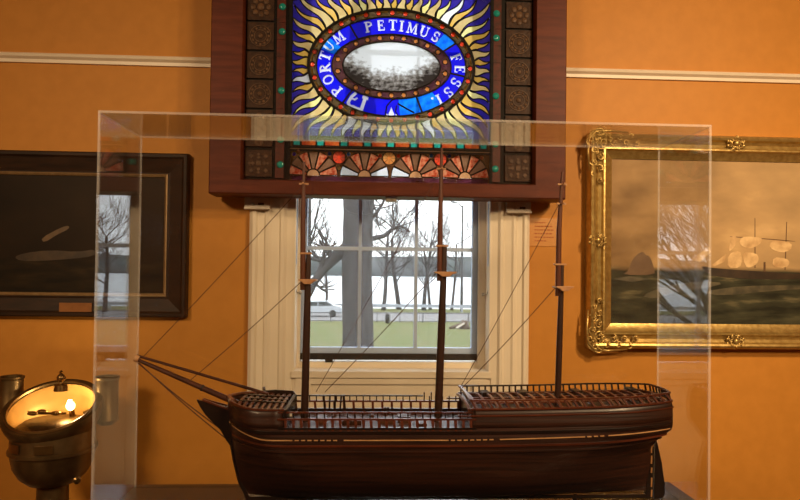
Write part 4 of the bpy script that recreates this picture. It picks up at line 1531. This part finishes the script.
# ------------------------------------------------------------------ gilt framed sea painting on the right
YP = 3.22
kp = YP / F
gx0, gx1 = at(590, 250, YP).x, at(880, 250, YP).x
gz0, gz1 = (at(700, 349.5, YP).z), at(734, 135, YP).z
pg = thing('framed_painting', ((gx0 + gx1) / 2, YW, gz0), 'large sea painting of a white-sailed ship in an ornate gilt frame', 'painting')
FW = .128
fr = MB()
fr.frame(gx0, gx1, gz0, gz1, [(0, YW - .004), (0, YW - .055), (.008, YW - .075), (.018, YW - .082), (.028, YW - .078), (.036, YW - .060), (.050, YW - .052), (.066, YW - .058), (.074, YW - .070), (.082, YW - .070), (.088, YW - .055), (.096, YW - .048), (FW, YW - .036), (FW, YW - .022), (FW, YW - .004)], True)
fo = fr.build('gilt_frame', m_gold, pg, smooth=True, auto=25)
def curl(m, c, r, turns, sgn, a0, rad, y):
    pts, rs = [], []
    n = int(14 * turns)
    for i in range(n + 1):
        u = i / n
        a = a0 + sgn * turns * 2 * PI * u
        q = r * (1 - u * .85)
        pts.append((c[0] + q * math.cos(a), y - .012 * u, c[1] + q * math.sin(a)))
        rs.append(rad * (1.0 - .5 * u) * (1 if i else .4))
    m.tube(pts, rs, 6)
    m.ball(pts[-1], rad * 1.1, (1, 1, 1), 8, 5)
def corner(cx, cz, sx_, sz_):
    m = MB()
    r = random.Random(3)
    y = YW - .070
    for i in range(9):         # curls running along both arms from the corner
        for ax in (0, 1):
            d = .005 + .030 * i
            off = .036 + .016 * ((-1) ** i) 
            w_ = .030 - .0016 * i
            x = cx + sx_ * ((d if ax == 0 else off))
            z = cz + sz_ * ((off if ax == 0 else d))
            curl(m, (x, z), w_, 1.25, (1 if (i + ax) % 2 else -1) * sx_ * sz_, r.uniform(0, 6), .0062, y)
            m.ball((x + sx_ * .010, y - .004, z + sz_ * .008), .010 - .0005 * i, (1.5 if ax == 0 else .7, .6, .7 if ax == 0 else 1.5), 8, 5)
    m.tube([(cx + sx_ * (.26 - .26 * math.sin(u)), y + .004, cz + sz_ * (.26 - .26 * math.cos(u)) * 1.0) for u in ()] or [(cx - sx_ * .004, y, cz + sz_ * .20), (cx - sx_ * .010, y, cz + sz_ * .10), (cx - sx_ * .004, y, cz + sz_ * .03), (cx + sx_ * .03, y, cz - sz_ * .004), (cx + sx_ * .10, y, cz - sz_ * .010), (cx + sx_ * .20, y, cz - sz_ * .002)], [.004, .007, .009, .009, .007, .004], 8)
    for i in range(10):
        a = PI + PI / 2 * i / 9 if False else 0
        u = i / 9
        m.ball((cx + sx_ * (.045 * (1 - math.sin(u * PI / 2)) - .008), y + .002, cz + sz_ * (.045 * (1 - math.cos(u * PI / 2)) - .008)), .008, (1, .7, 1), 8, 5)
    m.build('corner_ornament', m_gold, fo, smooth=True)
for x, s in ((gx0, 1), (gx1, -1)):
    for z, q in ((gz0, 1), (gz1, -1)):
        corner(x, z, s, q)
def boss(cx, cz):
    m = MB()
    y = YW - .070
    for i in range(8):
        a = i * PI / 4
        curl(m, (cx + .032 * math.cos(a), cz + .026 * math.sin(a)), .015, 1.2, 1 if i % 2 else -1, a, .0045, y)
        m.ball((cx + .045 * math.cos(a + .4), y - .002, cz + .030 * math.sin(a + .4)), .009, (1, .6, 1), 8, 5)
    m.ball((cx, y - .008, cz), .016, (1, .7, 1), 12, 8)
    m.build('centre_ornament', m_gold, fo, smooth=True)
mx_, mz_ = (gx0 + gx1) / 2, (gz0 + gz1) / 2
for c in ((mx_, gz0 + .042), (mx_, gz1 - .042), (gx0 + .042, mz_), (gx1 - .042, mz_)):
    boss(*c)
cvx0, cvx1, cvz0, cvz1 = gx0 + FW - .002, gx1 - FW + .002, gz0 + FW - .002, gz1 - FW + .002
# painted canvas
def canvasmat(name, W_, H_, horizon, sky0, sky1, sea0, sea1, cloud, wave, rough=.5):
    m, nt, out = newmat(name)
    b = N(nt, 'ShaderNodeBsdfPrincipled')
    b.inputs['Roughness'].default_value = rough
    b.inputs['Specular IOR Level'].default_value = .15
    nt.links.new(b.outputs[0], out.inputs[0])
    tc = N(nt, 'ShaderNodeTexCoord')
    sp = N(nt, 'ShaderNodeSeparateXYZ')
    nt.links.new(tc.outputs['Object'], sp.inputs[0])
    def noise_(sc, stretch, det=6):
        mp = N(nt, 'ShaderNodeMapping')
        mp.inputs['Scale'].default_value = stretch
        mp.inputs['Rotation'].default_value = (0, .25, 0)
        nz = N(nt, 'ShaderNodeTexNoise')
        nz.inputs['Scale'].default_value, nz.inputs['Detail'].default_value = sc, det
        nt.links.new(tc.outputs['Object'], mp.inputs[0])
        nt.links.new(mp.outputs[0], nz.inputs['Vector'])
        return nz
    def ramp(src, c0, c1, p0=.35, p1=.65):
        r = N(nt, 'ShaderNodeValToRGB')
        r.color_ramp.elements[0].position, r.color_ramp.elements[1].position = p0, p1
        r.color_ramp.elements[0].color, r.color_ramp.elements[1].color = (*c0, 1), (*c1, 1)
        nt.links.new(src, r.inputs[0])
        return r
    def mixc(f, a, b_):
        x = N(nt, 'ShaderNodeMix', data_type='RGBA')
        nt.links.new(f, x.inputs[0]); nt.links.new(a, x.inputs[6]); nt.links.new(b_, x.inputs[7])
        return x.outputs[2]
    n1, n2 = noise_(3.0, (1, 1, 1.9)), noise_(5.5, (.8, 1, 4.2), 8)
    sk = ramp(n1.outputs[0], sky0, sky1, .32, .68)
    cl = ramp(n1.outputs[0], (0, 0, 0), (1, 1, 1), .58, .80)
    skc = N(nt, 'ShaderNodeRGB'); skc.outputs[0].default_value = (*cloud, 1)
    # warmer, lighter towards the right of the picture
    mr = N(nt, 'ShaderNodeMapRange')
    mr.inputs[1].default_value, mr.inputs[2].default_value = -W_ / 2, W_ / 2 * .3
    nt.links.new(sp.outputs['X'], mr.inputs[0])
    ml = N(nt, 'ShaderNodeMath', operation='MULTIPLY')
    nt.links.new(cl.outputs[0], ml.inputs[0]); nt.links.new(mr.outputs[0], ml.inputs[1])
    sky = mixc(ml.outputs[0], sk.outputs[0], skc.outputs[0])
    mr2 = N(nt, 'ShaderNodeMath', operation='MULTIPLY'); mr2.inputs[1].default_value = .45
    nt.links.new(mr.outputs[0], mr2.inputs[0])
    sky = mixc(mr2.outputs[0], sky, skc.outputs[0])
    se = ramp(n2.outputs[0], sea0, sea1, .38, .68)
    wv = ramp(n2.outputs[0], (0, 0, 0), (1, 1, 1), .57, .72)
    wvc = N(nt, 'ShaderNodeRGB'); wvc.outputs[0].default_value = (*wave, 1)
    mz = N(nt, 'ShaderNodeMapRange')
    mz.inputs[1].default_value, mz.inputs[2].default_value = 0.02, horizon
    nt.links.new(sp.outputs['Z'], mz.inputs[0])
    ml2 = N(nt, 'ShaderNodeMath', operation='MULTIPLY')
    nt.links.new(wv.outputs[0], ml2.inputs[0]); nt.links.new(mz.outputs[0], ml2.inputs[1])
    sea = mixc(ml2.outputs[0], se.outputs[0], wvc.outputs[0])
    ml3 = N(nt, 'ShaderNodeMath', operation='MULTIPLY_ADD')
    ml3.inputs[1].default_value, ml3.inputs[2].default_value = .03, horizon
    nt.links.new(n2.outputs[0], ml3.inputs[0])
    gt = N(nt, 'ShaderNodeMapRange')
    gt.inputs[3].default_value, gt.inputs[4].default_value = 0, 1
    sb = N(nt, 'ShaderNodeMath', operation='SUBTRACT')
    nt.links.new(sp.outputs['Z'], sb.inputs[0]); nt.links.new(ml3.outputs[0], sb.inputs[1])
    gt.inputs[1].default_value, gt.inputs[2].default_value = -.022, .004
    nt.links.new(sb.outputs[0], gt.inputs[0])
    col = mixc(gt.outputs[0], sea, sky)
    nt.links.new(col, b.inputs['Base Color'])
    return m
H_ = cvz1 - cvz0
yv = YW - .030
hz = at(760, 271, yv).z - cvz0
m_cv = canvasmat('storm_canvas', cvx1 - cvx0, H_, hz, S(112, 86, 56), S(188, 152, 104), S(40, 40, 30), S(74, 74, 56), S(218, 186, 136), S(150, 136, 100))
cv = MB().box(cvx0, cvx1, yv, yv + .012, cvz0, cvz1).build('canvas', m_cv, pg)
def pcol(name, c, c2=None):
    return pmat(name, S(*c), S(*(c2 or c)), scale=16, rough=.4)
def dab(name, polys, mat, y=yv, lift=.0012, parent=cv, soft=False):
    m = MB()
    for poly in polys:
        for _ in range(1 if len(poly) > 4 or soft else 0):
            poly = [(p[0] * k + q[0] * (1 - k), p[1] * k + q[1] * (1 - k)) for p, q in zip(poly, poly[1:] + poly[:1]) for k in (.75, .25)]
        m.prism([(lambda v: (v.x, v.z))(at(px, py, y)) for px, py in poly], y - lift, y + .001)
    return m.build(name, mat, parent)
dab('painted_headland', [[(622, 275), (629, 270), (631, 262), (636, 255), (643, 251), (645, 255), (650, 256), (654, 268), (655, 275)]], pcol('paint_headland', (116, 90, 62), (100, 76, 52)))
dab('painted_hull', [[(700, 265.5), (716, 268.5), (770, 272), (800, 274), (830, 273), (836, 277), (800, 279), (760, 279.5), (716, 277), (706, 272)]], pcol('paint_hull', (46, 36, 26), (62, 48, 34)))
dab('painted_sails', [
    [(691, 259), (709, 247), (711, 252), (700, 262)], [(712, 265), (726, 254), (724, 262), (714, 266.5)],
    [(732, 236), (735, 235.5), (737, 239), (734, 248), (728, 252)], [(728, 254), (740, 250), (742, 260), (740, 268), (727, 268)],
    [(741, 238), (745, 236.5), (757, 237), (763, 239), (759, 245), (750, 249), (743, 247), (739, 243)],
    [(742, 252), (756, 253), (759, 258), (757, 264), (749, 268), (745, 266)],
    [(771, 241), (780, 240.5), (792, 243), (791, 250), (781, 253), (769, 248)], [(773, 257), (787, 258.5), (790, 263), (786, 268), (772, 267)],
    [(802, 244), (816, 245), (820, 250), (812, 256), (801, 253)], [(803, 260), (818, 261), (820, 268), (806, 271)]], pcol('paint_sail', (236, 204, 150), (190, 152, 104)))
dab('painted_masts', [[(754.5, 268), (755.5, 268), (755.2, 218), (754.6, 218)], [(784.5, 270), (785.5, 270), (787, 222), (786.3, 222)], [(812, 272), (813, 272), (813.5, 228), (813, 228)], [(730, 236.3), (763, 238.2), (795, 241), (795, 241.7), (763, 239), (730, 237)], [(763.5, 262), (765.5, 262), (765.5, 272), (763.5, 272)]], pcol('paint_mast', (98, 72, 48)), lift=.0008)
dab('painted_foam', [[(640, 296), (668, 285), (700, 281), (726, 283), (706, 288), (676, 292), (655, 299)], [(700, 292), (740, 286), (790, 285), (830, 287), (770, 291), (722, 296)], [(612, 279), (630, 276), (650, 279), (632, 282)]], pcol('paint_foam', (98, 90, 68), (62, 60, 46)), lift=.0006)

# ------------------------------------------------------------------ dark painting on the left
YD = 3.25
dx0, dx1 = at(-36, 250, YD).x, at(186.5, 250, YD).x
dz0, dz1 = at(90, 317, YD).z, at(90, 151.5, YD).z
pd = thing('framed_painting', ((dx0 + dx1) / 2, YW, dz0), 'very dark painting of a wrecked vessel in a black frame with thin gilt line', 'painting')
m_bf = pmat('black_brown_frame', S(52, 33, 19), S(36, 23, 13), scale=7, stretch=(1, 1, 6), rough=.5, bump=.03, spec=.2)
fr = MB()
fr.frame(dx0, dx1, dz0, dz1, [(0, YW - .003), (0, YW - .045), (.006, YW - .052), (.020, YW - .052), (.030, YW - .044), (.092, YW - .030), (.098, YW - .033), (.104, YW - .033), (.104, YW - .003)], True)
fr.build('black_frame', m_bf, pd)
gi = .104
fr = MB()
fr.frame(dx0 + gi, dx1 - gi, dz0 + gi, dz1 - gi, [(0, YW - .005), (0, YW - .033), (.005, YW - .036), (.014, YW - .030), (.016, YW - .022), (.016, YW - .005)], True)
fr.build('gilt_slip', m_golddim, pd)
gi = .118
yd = YW - .022
m_cd = canvasmat('night_canvas', 1, 1, .16, S(24, 17, 10), S(40, 28, 16), S(26, 20, 12), S(46, 35, 20), S(48, 34, 18), S(60, 48, 30), rough=.5)
cd = MB().box(dx0 + gi, dx1 - gi, yd, yd + .01, dz0 + gi, dz1 - gi).build('canvas', m_cd, pd)
dab('painted_wreck', [[(14, 257), (24, 253), (50, 250), (78, 252), (96, 249), (95, 256), (70, 259), (40, 261), (20, 261)]], pcol('paint_wreck', (70, 53, 32), (48, 36, 22)), yd, .001, cd)
dab('painted_spar', [[(41, 238), (62, 227), (69, 225.5), (69, 229), (58, 234), (44, 243)]], pcol('paint_spar', (104, 80, 50), (78, 58, 34)), yd, .001, cd)
p0, p1 = at(58.5, 314, YW - .05), at(91.5, 303, YW - .05)
MB().box(p0.x, p1.x, YW - .048, YW - .040, p0.z, p1.z).build('name_plate', pmat('dull_brass_plate', S(150, 98, 52), S(124, 78, 40), scale=12, rough=.4, metal=.3), pd, bevel=.002)

# small wall card
a, b = at(529, 246, YW), at(558.5, 218.5, YW)
wc = thing('wall_card', ((a.x + b.x) / 2, YW, a.z), 'small orange text card on the wall right of the window casing', 'wall label')
m_card = pmat('orange_card', (.60, .26, .045), (.58, .25, .04), scale=10, rough=.35)
MB().box(a.x, b.x, YW - .004, YW, a.z, b.z).build('card', m_card, wc)
tx = MB()
r = random.Random(4)
for i, (l0, l1) in enumerate(((.18, .55), (.18, .78), (.18, .82), (.18, .70), (.18, .8), (.18, .5))):
    z = b.z - (b.z - a.z) * (.16 + .13 * i)
    x = a.x + (b.x - a.x) * l0
    while x < a.x + (b.x - a.x) * l1:
        w_ = r.uniform(.006, .016)
        tx.box(x, x + w_, YW - .0046, YW - .004, z - .003, z + .003)
        x += w_ + .004
tx.build('card_text', pmat('brown_print', S(168, 92, 42), rough=.7), wc)
# ------------------------------------------------------------------ brass binnacle, bottom left
YN = 2.92
c = at(52, 407, YN)
fo_ = at(53, 480, YN)
bn = thing('binnacle', (fo_.x, YN, 0), 'old brass ship binnacle with a lit lamp behind its oval glass', 'binnacle')
e1 = (EYE - c).normalized()
upp = (Vector((0, 0, 1)) - e1 * e1.z).normalized()
rr_ = upp.cross(e1)      # to the right in the picture
tau, lift = math.radians(13), math.radians(56)
ax = (e1 * math.cos(lift) + (upp * math.cos(tau) - rr_ * math.sin(tau)) * math.sin(lift)).normalized()
dpt = (c - EYE).dot(fwd)
R = 43.5 * dpt / F * .93
kz = dpt / F
cx = fo_.x
zz = lambda py: at(53, py, YN).z
# body and pedestal
pr = [(.085, zz(500) - .25), (.066, zz(500) - .1), (.064, zz(484)), (.068, zz(483)), (.10, zz(481)), (.135, zz(474)), (.160, zz(464)), (.170, zz(452)), (.172, zz(450.5)), (.180, zz(449)), (.180, zz(446.5)), (.172, zz(445)), (.170, zz(436)), (.168, zz(428)), (.120, zz(420))]
MB().lathe([(.16, 0), (.16, .04), (.10, .08), (.085, .2)] + pr, (cx, YN, 0), n=40).build('bowl', m_brassdk, bn, smooth=True, auto=40)
for a0, a1 in ((-2.35, -1.95), (-1.55, -1.15)):
    bd = MB()
    for i in range(6):
        a, b = a0 + (a1 - a0) * i / 6, a0 + (a1 - a0) * (i + 1) / 6
        p = [(cx + .172 * math.cos(t), YN + .172 * math.sin(t)) for t in (a, b)]
        q = [(cx + .178 * math.cos(t), YN + .178 * math.sin(t)) for t in (a, b)]
        vs = [bd.bm.verts.new((x, y, z)) for x, y in p + q[::-1] for z in (zz(444), zz(436))]
        for f in ((0, 1, 3, 2), (4, 5, 7, 6), (0, 2, 4, 6), (1, 3, 5, 7), (0, 1, 7, 6), (2, 3, 5, 4)):
            bd.face([vs[k] for k in f])
    bd.build('name_plate', m_brass, bn)
# hood: shallow dome behind the tilted oval opening, open at the front
hd = MB()
prf = [(R * 1.0, .004), (R * 1.13, .006), (R * 1.15, -.006), (R * 1.13, -.03), (R * 1.06, -.075), (R * .86, -.125), (R * .5, -.160), (0.001, -.172)]
hd.lathe(prf + [(0.001, -.166), (R * .48, -.154), (R * .82, -.120), (R * 1.0, -.07), (R * 1.0, .004)], c, ax, 48, caps=False)
hd.build('hood', m_brassdk, bn, smooth=True, auto=40)
rg = MB()
rg.lathe([(R * .97, .003), (R * .985, .011), (R * 1.02, .013), (R * 1.045, .006), (R * 1.03, 0), (R * .97, 0)], c, ax, 48, caps=False)
rg.build('glass_rim', m_brass, bn, smooth=True, auto=50)
MB().lathe([(.001, -.001), (R * .975, -.001), (R * .975, .002), (.001, .002)], c, ax, 48, caps=False).build('hood_glass', clearmat('hood_glass', 1.5, (.97, .93, .85)), bn, smooth=True, auto=30)
m_inner = pmat('polished_inside', S(226, 186, 116), S(206, 164, 96), scale=6, rough=.4, metal=.2)
inn = MB()
inn.lathe([(R * .985, -.006), (R * .97, -.07), (R * .80, -.116), (R * .46, -.150), (.001, -.162)], c, ax, 40, caps=False)
inn.build('hood_lining', m_inner, bn, smooth=True)
# compass bowl and burner inside
u_ = (upp - ax * upp.dot(ax)).normalized()
v_ = ax.cross(u_)
cc = MB()
c2 = c - ax * .085 - u_ * .055
cc.lathe([(.10, 0), (.108, .004), (.108, .014), (.100, .018), (.098, .010), (.001, .010)], c2, (ax * .25 + Vector((0, 0, 1))).normalized(), 32, caps=False)
cc.build('compass_bowl', m_brass, bn, smooth=True, auto=40)
MB().lathe([(.001, .012), (.09, .012), (.09, .014), (.001, .014)], c2, (ax * .25 + Vector((0, 0, 1))).normalized(), 32, caps=False).build('compass_card', pmat('old_card', S(190, 150, 92), S(160, 120, 66), scale=20, rough=.5), bn)
fx = MB()
for q in ((-.085, .012), (-.05, .02), (.01, .0)):
    p = c - ax * .035 + v_ * q[0] * -1 * 0 + rr_ * q[0] + u_ * q[1]
    fx.ball(p, .018, (1.3, .8, .6), 12, 8)
fx.bar(c - ax * .04 - rr_ * .10 + u_ * .02, c - ax * .04 + rr_ * .05 - u_ * .0, .008, .010)
fx.build('gimbal', m_brass, bn, smooth=True, auto=40)
lp = c + rr_ * (14 * kz) + upp * (11 * kz) - ax * .062
m_bulb = emat('lit_bulb', (1, .62, .20), 26)
lo = MB().ball(lp, .019, (1, 1, 1.1), 16, 10).build('bulb', m_bulb, bn, smooth=True)
MB().tube([lp - ax * .016, lp - ax * .09], .012, 12).build('bulb_socket', m_brass, bn, smooth=True, auto=40)
L_ = bpy.data.lights.new('bulb_light', 'POINT')
L_.energy, L_.color, L_.shadow_soft_size = 2.0, (1, .78, .46), .02
lo2 = bpy.data.objects.new('bulb_light', L_)
COL.objects.link(lo2)
lo2.location = lp + ax * .035
# finial, oil lamp housings each side and a knob
f0 = at(61, 384, YN + .02)
MB().lathe([(.030, -.03), (.026, -.004), (.010, .002), (.008, .012), (.017, .020), (.019, .030), (.013, .040), (.005, .048), (.008, .054), (.001, .062)], f0, n=18).build('finial', m_brass, bn, smooth=True, auto=60)
for px in (10.5, 106.5):
    p = at(px, 420, YN + .12)
    h = at(px, 376, YN + .12).z - p.z
    MB().lathe([(.030, -.02), (.052, 0), (.054, .004), (.050, .010), (.050, h - .016), (.054, h - .012), (.055, h - .002), (.051, h), (.044, h - .002), (.044, h - .03), (.001, h - .03)], p, n=26, caps=False).build('lamp_housing', m_brassdk, bn, smooth=True, auto=40)
    s = 1 if px < 50 else -1
    MB().bar(p + Vector((s * .03, 0, .04)), p + Vector((s * .09, 0, .02)), .05, .05).build('housing_bracket', m_brassdk, bn)
p = at(74, 482, YN - .1)
MB().lathe([(.006, 0), (.008, .012), (.016, .014), (.017, .024), (.010, .030)], (p.x - .01, YN - .06, p.z), (.6, -.8, 0), 14).build('knob', m_brass, bn, smooth=True, auto=40)

# ------------------------------------------------------------------ light
wd = bpy.data.worlds.new('overcast_sky')
scn.world = wd
wd.use_nodes = True
bg = wd.node_tree.nodes['Background']
bg.inputs[0].default_value = (.93, .97, 1.0, 1)
bg.inputs[1].default_value = 3.2

def area(name, loc, aim, w_, h_, e, col, spread=180):
    l = bpy.data.lights.new(name, 'AREA')
    l.shape, l.size, l.size_y, l.energy, l.color = 'RECTANGLE', w_, h_, e, col
    l.spread = math.radians(spread)
    o = bpy.data.objects.new(name, l)
    COL.objects.link(o)
    o.location = loc
    o.rotation_euler = (Vector(aim) - Vector(loc)).to_track_quat('-Z', 'Y').to_euler()
    return o
WARM = (1, .70, .40)
area('ceiling_lamp', (2.3, .2, ZC - .12), (1.6, YW, 1.0), .25, .25, 38, WARM, 110)
area('ceiling_lamp', (2.7, -1.5, ZC - .12), (.7, YW, .9), .9, .7, 45, WARM, 95)
area('ceiling_lamp', (-2.5, -1.5, ZC - .12), (-.5, YW, .9), .9, .7, 44, WARM, 95)

scn.view_settings.view_transform = 'Standard'
scn.view_settings.look = 'None'
scn.view_settings.exposure = 0
scn.view_settings.gamma = 1
scn.view_settings.use_curve_mapping = False
scn.cycles.transparent_max_bounces = 48
scn.cycles.max_bounces = 12
scn.cycles.use_denoising = True
